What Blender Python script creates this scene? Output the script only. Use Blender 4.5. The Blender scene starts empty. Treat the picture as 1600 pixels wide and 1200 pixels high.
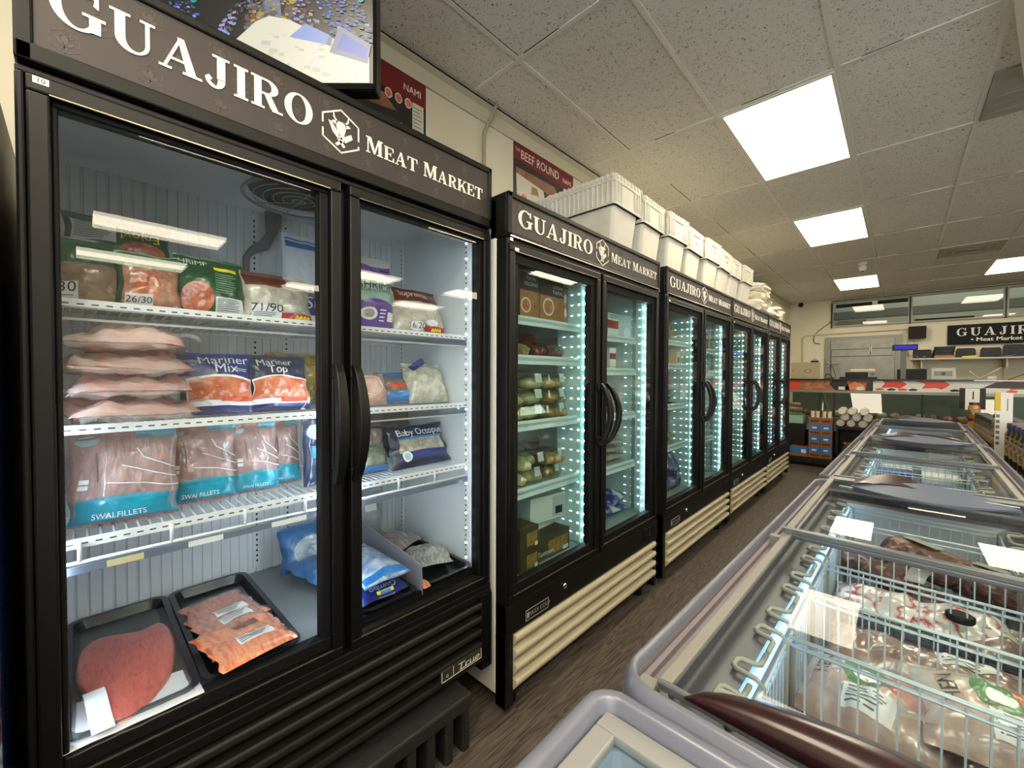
import bpy, math, random
from mathutils import Vector, Matrix, Euler, noise as mnoise
C = bpy.context.scene
COL = C.collection
PI = math.pi

# ------------------------------------------------------------------ camera, world, exposure
FPX, YAW, PITCH, ROLL, CAMZ = 641.98, .7562, -.0201, .0034, 1.34
_f = Vector((-math.sin(YAW)*math.cos(PITCH), math.cos(YAW)*math.cos(PITCH), math.sin(PITCH)))
_r = Vector((math.cos(YAW), math.sin(YAW), 0)); _u = _r.cross(_f)
_c, _s = math.cos(ROLL), math.sin(ROLL)
_r, _u = _c*_r+_s*_u, -_s*_r+_c*_u
cam_data = bpy.data.cameras.new('camera')
cam_data.sensor_width = 36; cam_data.lens = 36*FPX/1600
cam_data.clip_start = .02; cam_data.clip_end = 100
cam = bpy.data.objects.new('camera', cam_data); COL.objects.link(cam)
cam.matrix_world = Matrix(((_r.x, _u.x, -_f.x, 0), (_r.y, _u.y, -_f.y, 0), (_r.z, _u.z, -_f.z, CAMZ), (0, 0, 0, 1)))
C.camera = cam
w = bpy.data.worlds.new('world'); C.world = w; w.use_nodes = True
w.node_tree.nodes['Background'].inputs[0].default_value = (.90, .95, 1, 1)
w.node_tree.nodes['Background'].inputs[1].default_value = 3.6        # daylight through the added shop-front window behind the camera
C.view_settings.view_transform = 'Standard'; C.view_settings.look = 'None'
C.view_settings.gamma = 1; C.view_settings.use_curve_mapping = False
C.view_settings.exposure = 0.88
C.cycles.max_bounces = 10; C.cycles.transparent_max_bounces = 24
C.cycles.diffuse_bounces = 4; C.cycles.glossy_bounces = 5
C.cycles.caustics_reflective = False; C.cycles.caustics_refractive = False
PANEL = 9.0       # radiance of the ceiling panels
H = 3.015          # ceiling height

# ------------------------------------------------------------------ helpers: colour, material
def lin(c):
    if isinstance(c, str):
        c = [int(c[i:i+2], 16)/255 for i in (0, 2, 4)]
    return tuple((x/12.92 if x <= .04045 else ((x+.055)/1.055)**2.4) for x in c[:3])+(1,)
MATS = {}
def mat(name, c='808080', rough=.5, metal=0, c2=None, c3=None, scale=12, detail=3, bump=0, bscale=60, emit=0,
        spec=.5, coat=0, stops=(.35, .6, .75), stretch=None, dist=0):
    if name in MATS: return MATS[name]
    m = bpy.data.materials.new(name); m.use_nodes = True; MATS[name] = m
    nt = m.node_tree; N = nt.nodes; L = nt.links
    p = N['Principled BSDF']
    p.inputs['Base Color'].default_value = lin(c); p.inputs['Roughness'].default_value = rough
    p.inputs['Metallic'].default_value = metal; p.inputs['Specular IOR Level'].default_value = spec
    p.inputs['Coat Weight'].default_value = coat; p.inputs['Coat Roughness'].default_value = .12
    if emit:
        p.inputs['Emission Color'].default_value = lin(c); p.inputs['Emission Strength'].default_value = emit
    co = None
    if c2 or bump:
        tc = N.new('ShaderNodeTexCoord'); co = tc.outputs['Object']
        if stretch:
            mp = N.new('ShaderNodeMapping'); mp.inputs['Scale'].default_value = stretch
            L.new(co, mp.inputs['Vector']); co = mp.outputs[0]
    if c2:
        n = N.new('ShaderNodeTexNoise'); n.inputs['Scale'].default_value = scale; n.inputs['Detail'].default_value = detail
        n.inputs['Distortion'].default_value = dist
        L.new(co, n.inputs['Vector'])
        r = N.new('ShaderNodeValToRGB'); L.new(n.outputs['Fac'], r.inputs[0])
        r.color_ramp.elements[0].position = stops[0]; r.color_ramp.elements[0].color = lin(c)
        r.color_ramp.elements[1].position = stops[1]; r.color_ramp.elements[1].color = lin(c2)
        if c3:
            e = r.color_ramp.elements.new(stops[2]); e.color = lin(c3)
        L.new(r.outputs[0], p.inputs['Base Color'])
        if emit: L.new(r.outputs[0], p.inputs['Emission Color'])
    if bump:
        n2 = N.new('ShaderNodeTexNoise'); n2.inputs['Scale'].default_value = bscale; n2.inputs['Detail'].default_value = 4
        L.new(co, n2.inputs['Vector'])
        b = N.new('ShaderNodeBump'); b.inputs['Strength'].default_value = bump; b.inputs['Distance'].default_value = .01
        L.new(n2.outputs['Fac'], b.inputs['Height']); L.new(b.outputs[0], p.inputs['Normal'])
    return m
def glass_mat(name, tint='f4fbf8', k=1.6, ior=1.5, rough=0.0):
    """thin pane: Fresnel mix of a clear see-through and a mirror"""
    if name in MATS: return MATS[name]
    m = bpy.data.materials.new(name); m.use_nodes = True; MATS[name] = m
    nt = m.node_tree; N = nt.nodes; L = nt.links
    N.remove(N['Principled BSDF']); out = N['Material Output']
    t = N.new('ShaderNodeBsdfTransparent'); t.inputs[0].default_value = lin(tint)
    g = N.new('ShaderNodeBsdfGlossy'); g.inputs['Roughness'].default_value = rough
    fr = N.new('ShaderNodeFresnel'); fr.inputs[0].default_value = ior
    ge = N.new('ShaderNodeNewGeometry')
    # both faces of the pane reflect the same way: keep the front-side index
    mul = N.new('ShaderNodeMath'); mul.operation = 'MULTIPLY'; mul.inputs[1].default_value = k; mul.use_clamp = True
    inv = N.new('ShaderNodeMath'); inv.operation = 'DIVIDE'; inv.inputs[0].default_value = 1.0; inv.inputs[1].default_value = ior
    sel = N.new('ShaderNodeMix'); sel.data_type = 'FLOAT'
    L.new(ge.outputs['Backfacing'], sel.inputs['Factor'])
    sel.inputs[2].default_value = ior; sel.inputs[3].default_value = 1/ior
    L.new(sel.outputs[0], fr.inputs[0])
    L.new(fr.outputs[0], mul.inputs[0])
    mx = N.new('ShaderNodeMixShader'); L.new(mul.outputs[0], mx.inputs[0]); L.new(t.outputs[0], mx.inputs[1]); L.new(g.outputs[0], mx.inputs[2])
    L.new(mx.outputs[0], out.inputs[0])
    return m
def film_mat(name, tint='ffffff', white=.12, rough=.18, bump=.6, bscale=26):
    """clear wrinkled plastic film: see-through with sharp wrinkle glints"""
    if name in MATS: return MATS[name]
    m = bpy.data.materials.new(name); m.use_nodes = True; MATS[name] = m
    nt = m.node_tree; N = nt.nodes; L = nt.links
    p = N['Principled BSDF']; p.inputs['Base Color'].default_value = lin('e8ecf0'); p.inputs['Roughness'].default_value = rough
    out = N['Material Output']
    t = N.new('ShaderNodeBsdfTransparent'); t.inputs[0].default_value = lin(tint)
    tc = N.new('ShaderNodeTexCoord'); n = N.new('ShaderNodeTexNoise'); n.inputs['Scale'].default_value = bscale; n.inputs['Detail'].default_value = 5
    n.inputs['Distortion'].default_value = 1.0
    L.new(tc.outputs['Object'], n.inputs['Vector'])
    b = N.new('ShaderNodeBump'); b.inputs['Strength'].default_value = bump; b.inputs['Distance'].default_value = .02
    L.new(n.outputs['Fac'], b.inputs['Height']); L.new(b.outputs[0], p.inputs['Normal'])
    mx = N.new('ShaderNodeMixShader'); mx.inputs[0].default_value = white
    L.new(t.outputs[0], mx.inputs[1]); L.new(p.outputs[0], mx.inputs[2]); L.new(mx.outputs[0], out.inputs[0])
    return m

# ------------------------------------------------------------------ helpers: mesh
class M:
    def __init__(s): s.v = []; s.f = []; s.m = []; s.s = []
    def add(s, vs, fs, m=0, smooth=False):
        o = len(s.v); s.v += [tuple(v) for v in vs]
        for f in fs:
            s.f.append(tuple(i+o for i in f)); s.m.append(m); s.s.append(smooth)
        return o
    def box(s, x0, x1, y0, y1, z0, z1, m=0):
        s.add([(x0, y0, z0), (x1, y0, z0), (x1, y1, z0), (x0, y1, z0), (x0, y0, z1), (x1, y0, z1), (x1, y1, z1), (x0, y1, z1)],
              [(0, 3, 2, 1), (4, 5, 6, 7), (0, 1, 5, 4), (1, 2, 6, 5), (2, 3, 7, 6), (3, 0, 4, 7)], m)
        return s
    def quad(s, a, b, c, d, m=0): s.add([a, b, c, d], [(0, 1, 2, 3)], m); return s
    def prism(s, poly, fn, a, b, m=0, smooth=False):
        """poly: 2D points (counter-clockwise); fn(u, v, t) -> 3D; t runs a..b"""
        n = len(poly)
        s.add([fn(u, v, a) for u, v in poly]+[fn(u, v, b) for u, v in poly],
              [tuple(range(n-1, -1, -1)), tuple(range(n, 2*n))], m)
        s.add([fn(u, v, a) for u, v in poly]+[fn(u, v, b) for u, v in poly],
              [(i, (i+1) % n, (i+1) % n+n, i+n) for i in range(n)], m, smooth)
        return s
    def tube(s, pts, r, n=6, m=0, closed=False, caps=True):
        pts = [Vector(p) for p in pts]; k = len(pts); rings = []; up = None
        for i, p in enumerate(pts):
            if closed: d = pts[(i+1) % k]-pts[i-1]
            else: d = pts[min(i+1, k-1)]-pts[max(i-1, 0)]
            if d.length < 1e-9: d = Vector((0, 0, 1))
            d.normalize()
            if up is None: up = d.orthogonal().normalized()
            up = (up-d*up.dot(d))
            up = up.normalized() if up.length > 1e-6 else d.orthogonal().normalized()
            sd = d.cross(up); rr = r[i] if isinstance(r, (list, tuple)) else r
            rings.append([p+(up*math.cos(2*PI*j/n)+sd*math.sin(2*PI*j/n))*rr for j in range(n)])
        vs = [v for g in rings for v in g]; fs = []
        for i in range(k if closed else k-1):
            a, b = i*n, ((i+1) % k)*n
            fs += [(a+j, a+(j+1) % n, b+(j+1) % n, b+j) for j in range(n)]
        if caps and not closed: fs += [tuple(range(n-1, -1, -1)), tuple(range((k-1)*n, k*n))]
        s.add(vs, fs, m, n > 4)
        return s
    def cyl(s, p, q, r, n=12, m=0): return s.tube([p, q], r, n, m)
    def lathe(s, prof, n=16, c=(0, 0, 0), m=0, smooth=True):
        vs = []; fs = []
        for r, z in prof:
            vs += [(c[0]+r*math.cos(2*PI*j/n), c[1]+r*math.sin(2*PI*j/n), c[2]+z) for j in range(n)]
        for i in range(len(prof)-1):
            fs += [(i*n+j, i*n+(j+1) % n, (i+1)*n+(j+1) % n, (i+1)*n+j) for j in range(n)]
        s.add(vs, fs, m, smooth)
        s.add(vs[:n], [tuple(range(n-1, -1, -1))], m); s.add(vs[-n:], [tuple(range(n))], m)
        return s
    def grid(s, fn, nu, nv, m=0, smooth=True, flip=False):
        vs = [fn(i/nu, j/nv) for j in range(nv+1) for i in range(nu+1)]
        W = nu+1
        fs = [(j*W+i, j*W+i+1, (j+1)*W+i+1, (j+1)*W+i) for j in range(nv) for i in range(nu)]
        if flip: fs = [f[::-1] for f in fs]
        s.add(vs, fs, m, smooth); return s
    def blob(s, c, r, seed=0, amp=.15, n=10, m=0, freq=1.5):
        vs = []; fs = []; k = n//2+1
        for i in range(k+1):
            t = PI*i/k
            for j in range(n):
                a = 2*PI*j/n; d = Vector((math.sin(t)*math.cos(a), math.sin(t)*math.sin(a), math.cos(t)))
                f = 1+amp*mnoise.noise(d*freq+Vector((seed*7.3, seed*3.1, seed)))
                vs.append((c[0]+d.x*r[0]*f, c[1]+d.y*r[1]*f, c[2]+d.z*r[2]*f))
        for i in range(k):
            fs += [(i*n+j, (i+1)*n+j, (i+1)*n+(j+1) % n, i*n+(j+1) % n) for j in range(n)]
        s.add(vs, fs, m, True); return s
    def build(s, name, mats, parent=None, loc=None, rot=None, bev=0, seg=2):
        me = bpy.data.meshes.new(name); me.from_pydata(s.v, [], s.f)
        if not isinstance(mats, (list, tuple)): mats = [mats]
        for m in mats: me.materials.append(m)
        me.polygons.foreach_set('material_index', s.m); me.polygons.foreach_set('use_smooth', s.s); me.update()
        o = bpy.data.objects.new(name, me); COL.objects.link(o)
        if parent: o.parent = parent
        if loc: o.location = loc
        if rot: o.rotation_euler = rot
        if bev:
            b = o.modifiers.new('bevel', 'BEVEL'); b.width = bev; b.segments = seg; b.limit_method = 'ANGLE'; b.angle_limit = .7
            b.harden_normals = False
        return o
def tag(o, label, cat, group=None, kind=None):
    o['label'] = label; o['category'] = cat
    if group: o['group'] = group
    if kind: o['kind'] = kind
    return o
def thing(name, label, cat, loc=(0, 0, 0), rotz=0, group=None, rot=None):
    o = bpy.data.objects.new(name, None); COL.objects.link(o); o.location = loc; o.rotation_euler = rot or (0, 0, rotz)
    o.empty_display_size = .1
    return tag(o, label, cat, group)
def struct(name, bm, mats, parent=None, **k):
    o = bm.build(name, mats, parent, **k)
    if not parent: o['kind'] = 'structure'
    return o
def copy_tree(o, parent=None):
    c = o.copy(); COL.objects.link(c)
    if parent: c.parent = parent
    for ch in list(o.children): copy_tree(ch, c)
    return c
def rrect(x0, x1, y0, y1, r, n=5):
    """rounded rectangle outline, counter-clockwise"""
    out = []
    for cx, cy, a in ((x1-r, y0+r, -PI/2), (x1-r, y1-r, 0), (x0+r, y1-r, PI/2), (x0+r, y0+r, PI)):
        out += [(cx+r*math.cos(a+PI/2*i/n), cy+r*math.sin(a+PI/2*i/n)) for i in range(n+1)]
    return out
XYZ = lambda u, v, t: (u, v, t)        # polygon in plan, t up
YZX = lambda u, v, t: (t, u, v)        # polygon in the y-z plane, t along x
XZY = lambda u, v, t: (u, t, v)        # polygon in the x-z plane, t along y (mirrored winding)
# sans text as mesh
_TX = {}
def text_geo(s):
    if s not in _TX:
        cu = bpy.data.curves.new('lettering', 'FONT'); cu.body = s; cu.size = 1; cu.align_x = 'CENTER'; cu.align_y = 'CENTER'; cu.resolution_u = 3
        ob = bpy.data.objects.new('lettering', cu); COL.objects.link(ob)
        bpy.context.view_layer.update()
        me = ob.to_mesh()
        _TX[s] = ([tuple(v.co) for v in me.vertices], [tuple(p.vertices) for p in me.polygons])
        ob.to_mesh_clear(); bpy.data.objects.remove(ob); bpy.data.curves.remove(cu)
    return _TX[s]
def text(bm, s, fn, size, m=0, sx=1.0):
    """fn(u, v) -> 3D for text-plane coordinates in metres"""
    v, f = text_geo(s)
    bm.add([fn(a[0]*size*sx, a[1]*size) for a in v], f, m)
# ------------------------------------------------------------------ serif letters for the shop's name
def _ring(cx, cy, rx, ry, ix, iy, a0, a1, dx=0, n=22):
    out = []
    for i in range(n):
        t0 = math.radians(a0+(a1-a0)*i/n); t1 = math.radians(a0+(a1-a0)*(i+1)/n)
        o0 = (cx+rx*math.cos(t0), cy+ry*math.sin(t0)); o1 = (cx+rx*math.cos(t1), cy+ry*math.sin(t1))
        i0 = (cx+dx+ix*math.cos(t0), cy+iy*math.sin(t0)); i1 = (cx+dx+ix*math.cos(t1), cy+iy*math.sin(t1))
        out.append([o0, o1, i1, i0])
    return out
def _b(x0, x1, y0, y1): return [(x0, y0), (x1, y0), (x1, y1), (x0, y1)]
def _st(x0, x1, top=True, bot=True, o=.09, h=.07):
    r = [_b(x0, x1, 0, 1)]
    if top: r.append(_b(x0-o, x1+o, 1-h, 1))
    if bot: r.append(_b(x0-o, x1+o, 0, h))
    return r
GL = {
 'G': (1.06, _ring(.52, .5, .48, .52, .27, .46, 48, 330)+[_b(.72, .93, .06, .44), _b(.6, 1.02, .40, .47), [(.80, .72), (.90, .66), (.90, 1.0), (.84, 1.0)]]),
 'U': (1.04, [_b(.12, .34, .32, 1), _b(.02, .45, .93, 1), _b(.76, .86, .32, 1), _b(.65, .98, .93, 1)]+_ring(.49, .34, .37, .36, .21, .28, 180, 360, .06)),
 'A': (1.08, [[(.09, .04), (.17, .04), (.56, 1), (.48, 1)], [(.66, .04), (.90, .04), (.60, 1), (.44, 1)], _b(.25, .74, .30, .37), _b(0, .30, 0, .07), _b(.56, 1.04, 0, .07)]),
 'J': (.74, [_b(.34, .56, .3, 1), _b(.22, .68, .93, 1)]+_ring(.28, .28, .28, .30, .08, .23, 270, 360, 0, 8)+_ring(.28, .28, .26, .30, .14, .2, 190, 270, 0, 6)+[[(.02, .24), (.12, .14), (.22, .24), (.12, .34)]]),
 'I': (.5, _st(.14, .36)),
 'R': (1.02, _st(.12, .34)+[_b(.3, .5, .93, 1), _b(.3, .5, .47, .54)]+_ring(.5, .735, .36, .265, .15, .195, -90, 90, 0, 12)+[[(.42, .5), (.62, .5), (.86, .07), (.62, .07)], _b(.66, 1.0, 0, .07)]),
 'O': (1.04, _ring(.51, .5, .48, .52, .25, .46, 0, 360, 0, 30)),
 'M': (1.26, [_b(.12, .20, 0, 1), _b(.02, .32, 0, .07), _b(.02, .22, .93, 1), [(.12, 1), (.38, 1), (.68, .12), (.56, .02)], [(.56, .02), (.66, .02), (.98, 1), (.88, 1)], _b(.90, 1.12, 0, 1), _b(.80, 1.22, 0, .07), _b(.90, 1.22, .93, 1)]),
 'E': (.94, _st(.12, .34)+[_b(.3, .84, .93, 1), _b(.3, .88, 0, .07), _b(.3, .62, .47, .54), _b(.56, .63, .38, .63), [(.78, .7), (.84, .7), (.84, 1), (.70, 1)], [(.82, .32), (.88, .32), (.88, 0), (.72, 0)]]),
 'T': (.98, [_b(.38, .60, 0, 1), _b(.27, .71, 0, .07), _b(.03, .95, .93, 1), [(.03, .68), (.09, .68), (.17, 1), (.03, 1)], [(.89, .68), (.95, .68), (.95, 1), (.81, 1)]]),
 'K': (1.08, _st(.12, .34)+[[(.32, .38), (.42, .34), (.90, .95), (.80, .97)], [(.44, .56), (.60, .68), (.98, .05), (.74, .05)], _b(.68, 1.04, .93, 1), _b(.66, 1.06, 0, .07)]),
 ' ': (.5, []),
}
def serif_width(s, track=.05): return sum(GL[c][0]+track for c in s)
def serif(bm, s, fn, x0, x1, z0, cap, first=1.0, th=.001, m=0, track=.05):
    """fits s between x0 and x1; the first letter of each word may be taller (first>1)"""
    tot = 0; new = True; sc = []; lay = 0
    for c in s:
        k = first if new else 1.0; new = c == ' '; sc.append(k); tot += (GL[c][0]+track)*k
    sx = (x1-x0)/tot; x = x0
    for c, k in zip(s, sc):
        for q in GL[c][1]:
            lay += 1; bm.prism([(x+u*sx*k, z0+v*cap*k) for u, v in q], fn, 0, th+lay*4e-6, m)
        x += (GL[c][0]+track)*k*sx
def bull_logo(bm, fn, cx, cz, h, th=.001, m=0, lw=.022, frame=True):
    S = lambda pts: [(cx+a*h, cz+b*h) for a, b in pts]
    if frame:
        hexa = [(-.43, .06), (-.43, .26), (0, .5), (.43, .26), (.43, -.06)]
        hexb = [(.43, -.20), (.43, -.26), (0, -.5), (-.43, -.26), (-.43, -.08)]
        for P in (hexa, hexb):
            for a, b in zip(P, P[1:]):
                d = Vector((b[0]-a[0], b[1]-a[1])).normalized(); n = Vector((-d.y, d.x))*lw; e = d*lw*.6
                bm.prism(S([(a[0]-n.x-e.x, a[1]-n.y-e.y), (b[0]-n.x+e.x, b[1]-n.y+e.y), (b[0]+n.x+e.x, b[1]+n.y+e.y), (a[0]+n.x-e.x, a[1]+n.y-e.y)]), fn, 0, th, m)
    for sg in (1, -1):
        for P in ([(0, .22), (0, -.13), (.06, -.12), (.12, .10), (.13, .22)], [(.10, .20), (.11, .11), (.23, .16), (.19, .20)],
                  [(.04, .19), (.12, .19), (.19, .28), (.14, .27)], [(.14, .27), (.19, .28), (.19, .40), (.165, .36)]):
            P = [(sg*a, b) for a, b in P]
            if sg < 0: P = P[::-1]
            bm.prism(S(P), fn, 0, th, m)
    for P in ([(-.30, .16), (-.22, .14), (.00, -.14), (-.06, -.20), (-.20, -.08)], [(.02, -.14), (.24, .02), (.28, -.08), (.10, -.24)],
              [(-.10, -.19), (-.05, -.15), (.10, -.33), (.05, -.37)], [(.05, -.15), (.10, -.19), (-.10, -.37), (-.15, -.33)][::-1]):
        bm.prism(S(P), fn, 0, th, m)
# ------------------------------------------------------------------ ceiling panels (the room's lamps) and the room
m_panel = mat('lit_panel', 'fff1d6', emit=PANEL, rough=.6)
m_white = mat('white_paint_metal', 'e8e6dc', .45)
m_wall = mat('wall_paint', 'dbd4be', .7, c2='d3cbb2', scale=1.5, bump=.05, bscale=120)
m_bar = mat('grid_bar_white', 'dedbd2', .5)
m_dark = mat('dark_gap', '0c0c0c', .8)
def tile_mat():
    m = mat('ceiling_tile', 'e3e0d8', .9); nt = m.node_tree; N = nt.nodes; L = nt.links; p = N['Principled BSDF']
    tc = N.new('ShaderNodeTexCoord')
    n1 = N.new('ShaderNodeTexNoise'); n1.inputs['Scale'].default_value = 85; n1.inputs['Detail'].default_value = 2; n1.inputs['Distortion'].default_value = 1.5
    L.new(tc.outputs['Object'], n1.inputs['Vector'])
    r = N.new('ShaderNodeValToRGB'); L.new(n1.outputs['Fac'], r.inputs[0])
    r.color_ramp.elements[0].position = .33; r.color_ramp.elements[0].color = lin('6e685c')
    r.color_ramp.elements[1].position = .39; r.color_ramp.elements[1].color = lin('e3e0d8')
    n2 = N.new('ShaderNodeTexNoise'); n2.inputs['Scale'].default_value = .9; L.new(tc.outputs['Object'], n2.inputs['Vector'])
    mx = N.new('ShaderNodeMix'); mx.data_type = 'RGBA'; mx.blend_type = 'MULTIPLY'
    mr = N.new('ShaderNodeMapRange'); mr.inputs[1].default_value = .35; mr.inputs[2].default_value = .6; mr.inputs[3].default_value = 0; mr.inputs[4].default_value = .16
    L.new(n2.outputs['Fac'], mr.inputs[0]); L.new(mr.outputs[0], mx.inputs[0])
    L.new(r.outputs[0], mx.inputs[6]); mx.inputs[7].default_value = lin('d2cec4')
    L.new(mx.outputs[2], p.inputs['Base Color'])
    b = N.new('ShaderNodeBump'); b.inputs['Strength'].default_value = .35; b.inputs['Distance'].default_value = .004
    L.new(r.outputs[0], b.inputs['Height']); L.new(b.outputs[0], p.inputs['Normal'])
    return m
def floor_mat():
    m = mat('vinyl_plank', '6a5f52', .38); nt = m.node_tree; N = nt.nodes; L = nt.links; p = N['Principled BSDF']
    tc = N.new('ShaderNodeTexCoord'); mp = N.new('ShaderNodeMapping'); mp.inputs['Rotation'].default_value = (0, 0, PI/2)
    L.new(tc.outputs['Object'], mp.inputs[0])
    br = N.new('ShaderNodeTexBrick'); br.inputs['Scale'].default_value = 1; br.inputs['Brick Width'].default_value = 1.2; br.inputs['Row Height'].default_value = .18
    br.inputs['Mortar Size'].default_value = .0012; br.inputs['Color1'].default_value = (0, 0, 0, 1); br.inputs['Color2'].default_value = (1, 1, 1, 1)
    br.inputs['Mortar'].default_value = (.5, .5, .5, 1)
    L.new(mp.outputs[0], br.inputs[0])
    # each plank shifts its own grain
    mul = N.new('ShaderNodeVectorMath'); mul.operation = 'SCALE'; mul.inputs['Scale'].default_value = 7.0; L.new(br.outputs['Color'], mul.inputs[0])
    ad = N.new('ShaderNodeVectorMath'); ad.operation = 'ADD'; L.new(tc.outputs['Object'], ad.inputs[0]); L.new(mul.outputs[0], ad.inputs[1])
    m2 = N.new('ShaderNodeMapping'); m2.inputs['Scale'].default_value = (11, .9, 1); L.new(ad.outputs[0], m2.inputs[0])
    wv = N.new('ShaderNodeTexNoise'); wv.inputs['Scale'].default_value = 1.6; wv.inputs['Detail'].default_value = 2; wv.inputs['Distortion'].default_value = .6
    L.new(m2.outputs[0], wv.inputs['Vector'])
    ring = N.new('ShaderNodeMath'); ring.operation = 'MULTIPLY'; ring.inputs[1].default_value = 75; L.new(wv.outputs['Fac'], ring.inputs[0])
    sn = N.new('ShaderNodeMath'); sn.operation = 'SINE'; L.new(ring.outputs[0], sn.inputs[0])
    m3 = N.new('ShaderNodeMapping'); m3.inputs['Scale'].default_value = (140, 5, 1); L.new(ad.outputs[0], m3.inputs[0])
    fi = N.new('ShaderNodeTexNoise'); fi.inputs['Scale'].default_value = 1.5; fi.inputs['Detail'].default_value = 3; L.new(m3.outputs[0], fi.inputs['Vector'])
    a1 = N.new('ShaderNodeMath'); a1.operation = 'MULTIPLY_ADD'; a1.inputs[1].default_value = .12; a1.inputs[2].default_value = .02; L.new(sn.outputs[0], a1.inputs[0])
    a2 = N.new('ShaderNodeMath'); a2.operation = 'ADD'; L.new(a1.outputs[0], a2.inputs[0]); L.new(fi.outputs['Fac'], a2.inputs[1])
    r = N.new('ShaderNodeValToRGB'); L.new(a2.outputs[0], r.inputs[0])
    r.color_ramp.elements[0].position = .3; r.color_ramp.elements[0].color = lin('38322c')
    r.color_ramp.elements[1].position = .72; r.color_ramp.elements[1].color = lin('6c6359')
    L.new(r.outputs[0], p.inputs['Base Color'])
    b = N.new('ShaderNodeBump'); b.inputs['Strength'].default_value = .12; b.inputs['Distance'].default_value = .002
    L.new(a2.outputs[0], b.inputs['Height']); L.new(b.outputs[0], p.inputs['Normal'])
    return m
WX0, WX1, WY0, WY1 = -1.9, 7.5, -2.5, 11.4
GX0, GY0 = -1.493, 1.628             # a crossing of the ceiling grid
struct('floor', M().box(WX0-.1, WX1+.1, WY0-.1, WY1+.1, -.1, 0), floor_mat())
struct('ceiling', M().box(WX0-.1, WX1+.1, WY0-.1, WY1+.1, H, H+.1), tile_mat())
struct('wall_left', M().box(WX0-.1, WX0, WY0-.1, WY1+.1, 0, H), m_wall)
struct('wall_right', M().box(WX1, WX1+.1, WY0-.1, WY1+.1, 0, H), m_wall)
bm = M(); bm.box(WX0, .6, WY0-.1, WY0, 0, H); bm.box(7.2, WX1, WY0-.1, WY0, 0, H); bm.box(.6, 7.2, WY0-.1, WY0, 0, .3); bm.box(.6, 7.2, WY0-.1, WY0, 2.7, H)
struct('wall_back', bm, m_wall)
bm = M()
for q in ((.6, 7.2, .3, .36), (.6, 7.2, 2.64, 2.7), (.6, .66, .36, 2.64), (2.75, 2.85, .36, 2.64), (4.95, 5.05, .36, 2.64), (7.14, 7.2, .36, 2.64)): bm.box(q[0], q[1], WY0-.08, WY0-.02, q[2], q[3])
sw = struct('window_4', bm, mat('storefront_frame', '8a8c8e', .4, .5))  # unseen shop-front window, added so daylight lifts the ceiling
M().quad((.6, WY0-.05, .3), (7.2, WY0-.05, .3), (7.2, WY0-.05, 2.7), (.6, WY0-.05, 2.7)).build('pane', glass_mat('storefront_glass', 'f2f6f4', 1), sw)
bm = M(); bm.box(WX0, WX1, WY1, WY1+.1, 0, 2.42); bm.box(WX0, -1.11, WY1, WY1+.1, 2.42, H); bm.box(-1.11, WX1, WY1, WY1+.1, 2.975, H); bm.box(2.6, WX1, WY1, WY1+.1, 2.42, 2.975)
struct('wall_front', bm, m_wall)
bm = M(); cr = random.Random(3)
k = 0
while GX0+.61*k < WX1:
    x = GX0+.61*k; bm.box(x-.012, x+.012, WY0, WY1, H-.006, H); k += 1
for k in range(-3, 9):
    y = GY0+1.22*k
    bm.box(WX0, WX1, y-.012, y+.012, H-.0055, H)
    kk = 0
    while GX0+.61*kk < WX1:                      # dark slivers here and there along the bars
        x = GX0+.61*kk
        if cr.random() < .75:
            a = cr.uniform(.0, .25); b = cr.uniform(.1, .34)
            bm.box(x+.014+a, x+.014+a+b, y-.0155, y-.0125, H-.0025, H, 1)
        if cr.random() < .4: bm.box(x+.0125, x+.0150, y-.5, y-.02, H-.0025, H, 1)
        kk += 1
struct('trim_1', bm, [m_bar, m_dark])
# cornice strip along the left wall
bm = M(); bm.prism([(WX0, H-.11), (WX0+.012, H-.11), (WX0+.016, H-.03), (WX0+.05, H-.02), (WX0+.05, H-.008), (WX0, H-.008)], XZY, WY0, WY1)
bm.box(WX0+.05, WX0+.056, WY0, 5.2, H-.016, H-.012, 1)
struct('trim_2', bm, [mat('cornice_paint', 'c9c1aa', .6), m_dark])
# ceiling panels
def panel(x0, x1, y0, y1, label):
    t = thing('ceiling_light', label, 'ceiling light', ((x0+x1)/2, (y0+y1)/2, H-.012), group='square lit ceiling panels')
    hx, hy = (x1-x0)/2, (y1-y0)/2
    b = M(); e = .018
    for a in ((-hx, -hx+e, -hy, hy), (hx-e, hx, -hy, hy), (-hx+e, hx-e, -hy, -hy+e), (-hx+e, hx-e, hy-e, hy)): b.box(*a, 0, .012)
    b.build('frame', m_bar, t)
    M().box(-hx+e, hx-e, -hy+e, hy-e, .004, .012).build('diffuser', m_panel, t)
PX = [(-.871, -.285, 'first', 2.86, 4.056, 'large lit ceiling panel nearest the camera, above the freezers'),
      (-.871, -.285, 'second', 5.30, 6.496, 'lit ceiling panel between the nearest one and the round camera'),
      (-.871, -.285, 'third', 8.962, 10.158, 'lit ceiling panel beyond the round camera, close to the far wall'),
      (.959, 1.545, 'r', 8.962, 10.158, 'lit ceiling panel cut by the right edge, above the butcher counter')]
for a, b, _, c, d, lab in PX: panel(a, b, c, d, lab)
for n, (x, y) in enumerate([(1.0, .30), (1.0, 2.72), (1.6, 5.0), (3.62, .12), (3.85, 2.7), (3.85, 5.05), (5.45, 0), (5.55, 2.62), (5.7, 5.0)]):
    panel(x, x+.586, y, y+1.19, 'lit ceiling panel off to the side, mirrored in the fridge doors, number %d' % (n+1))
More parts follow.
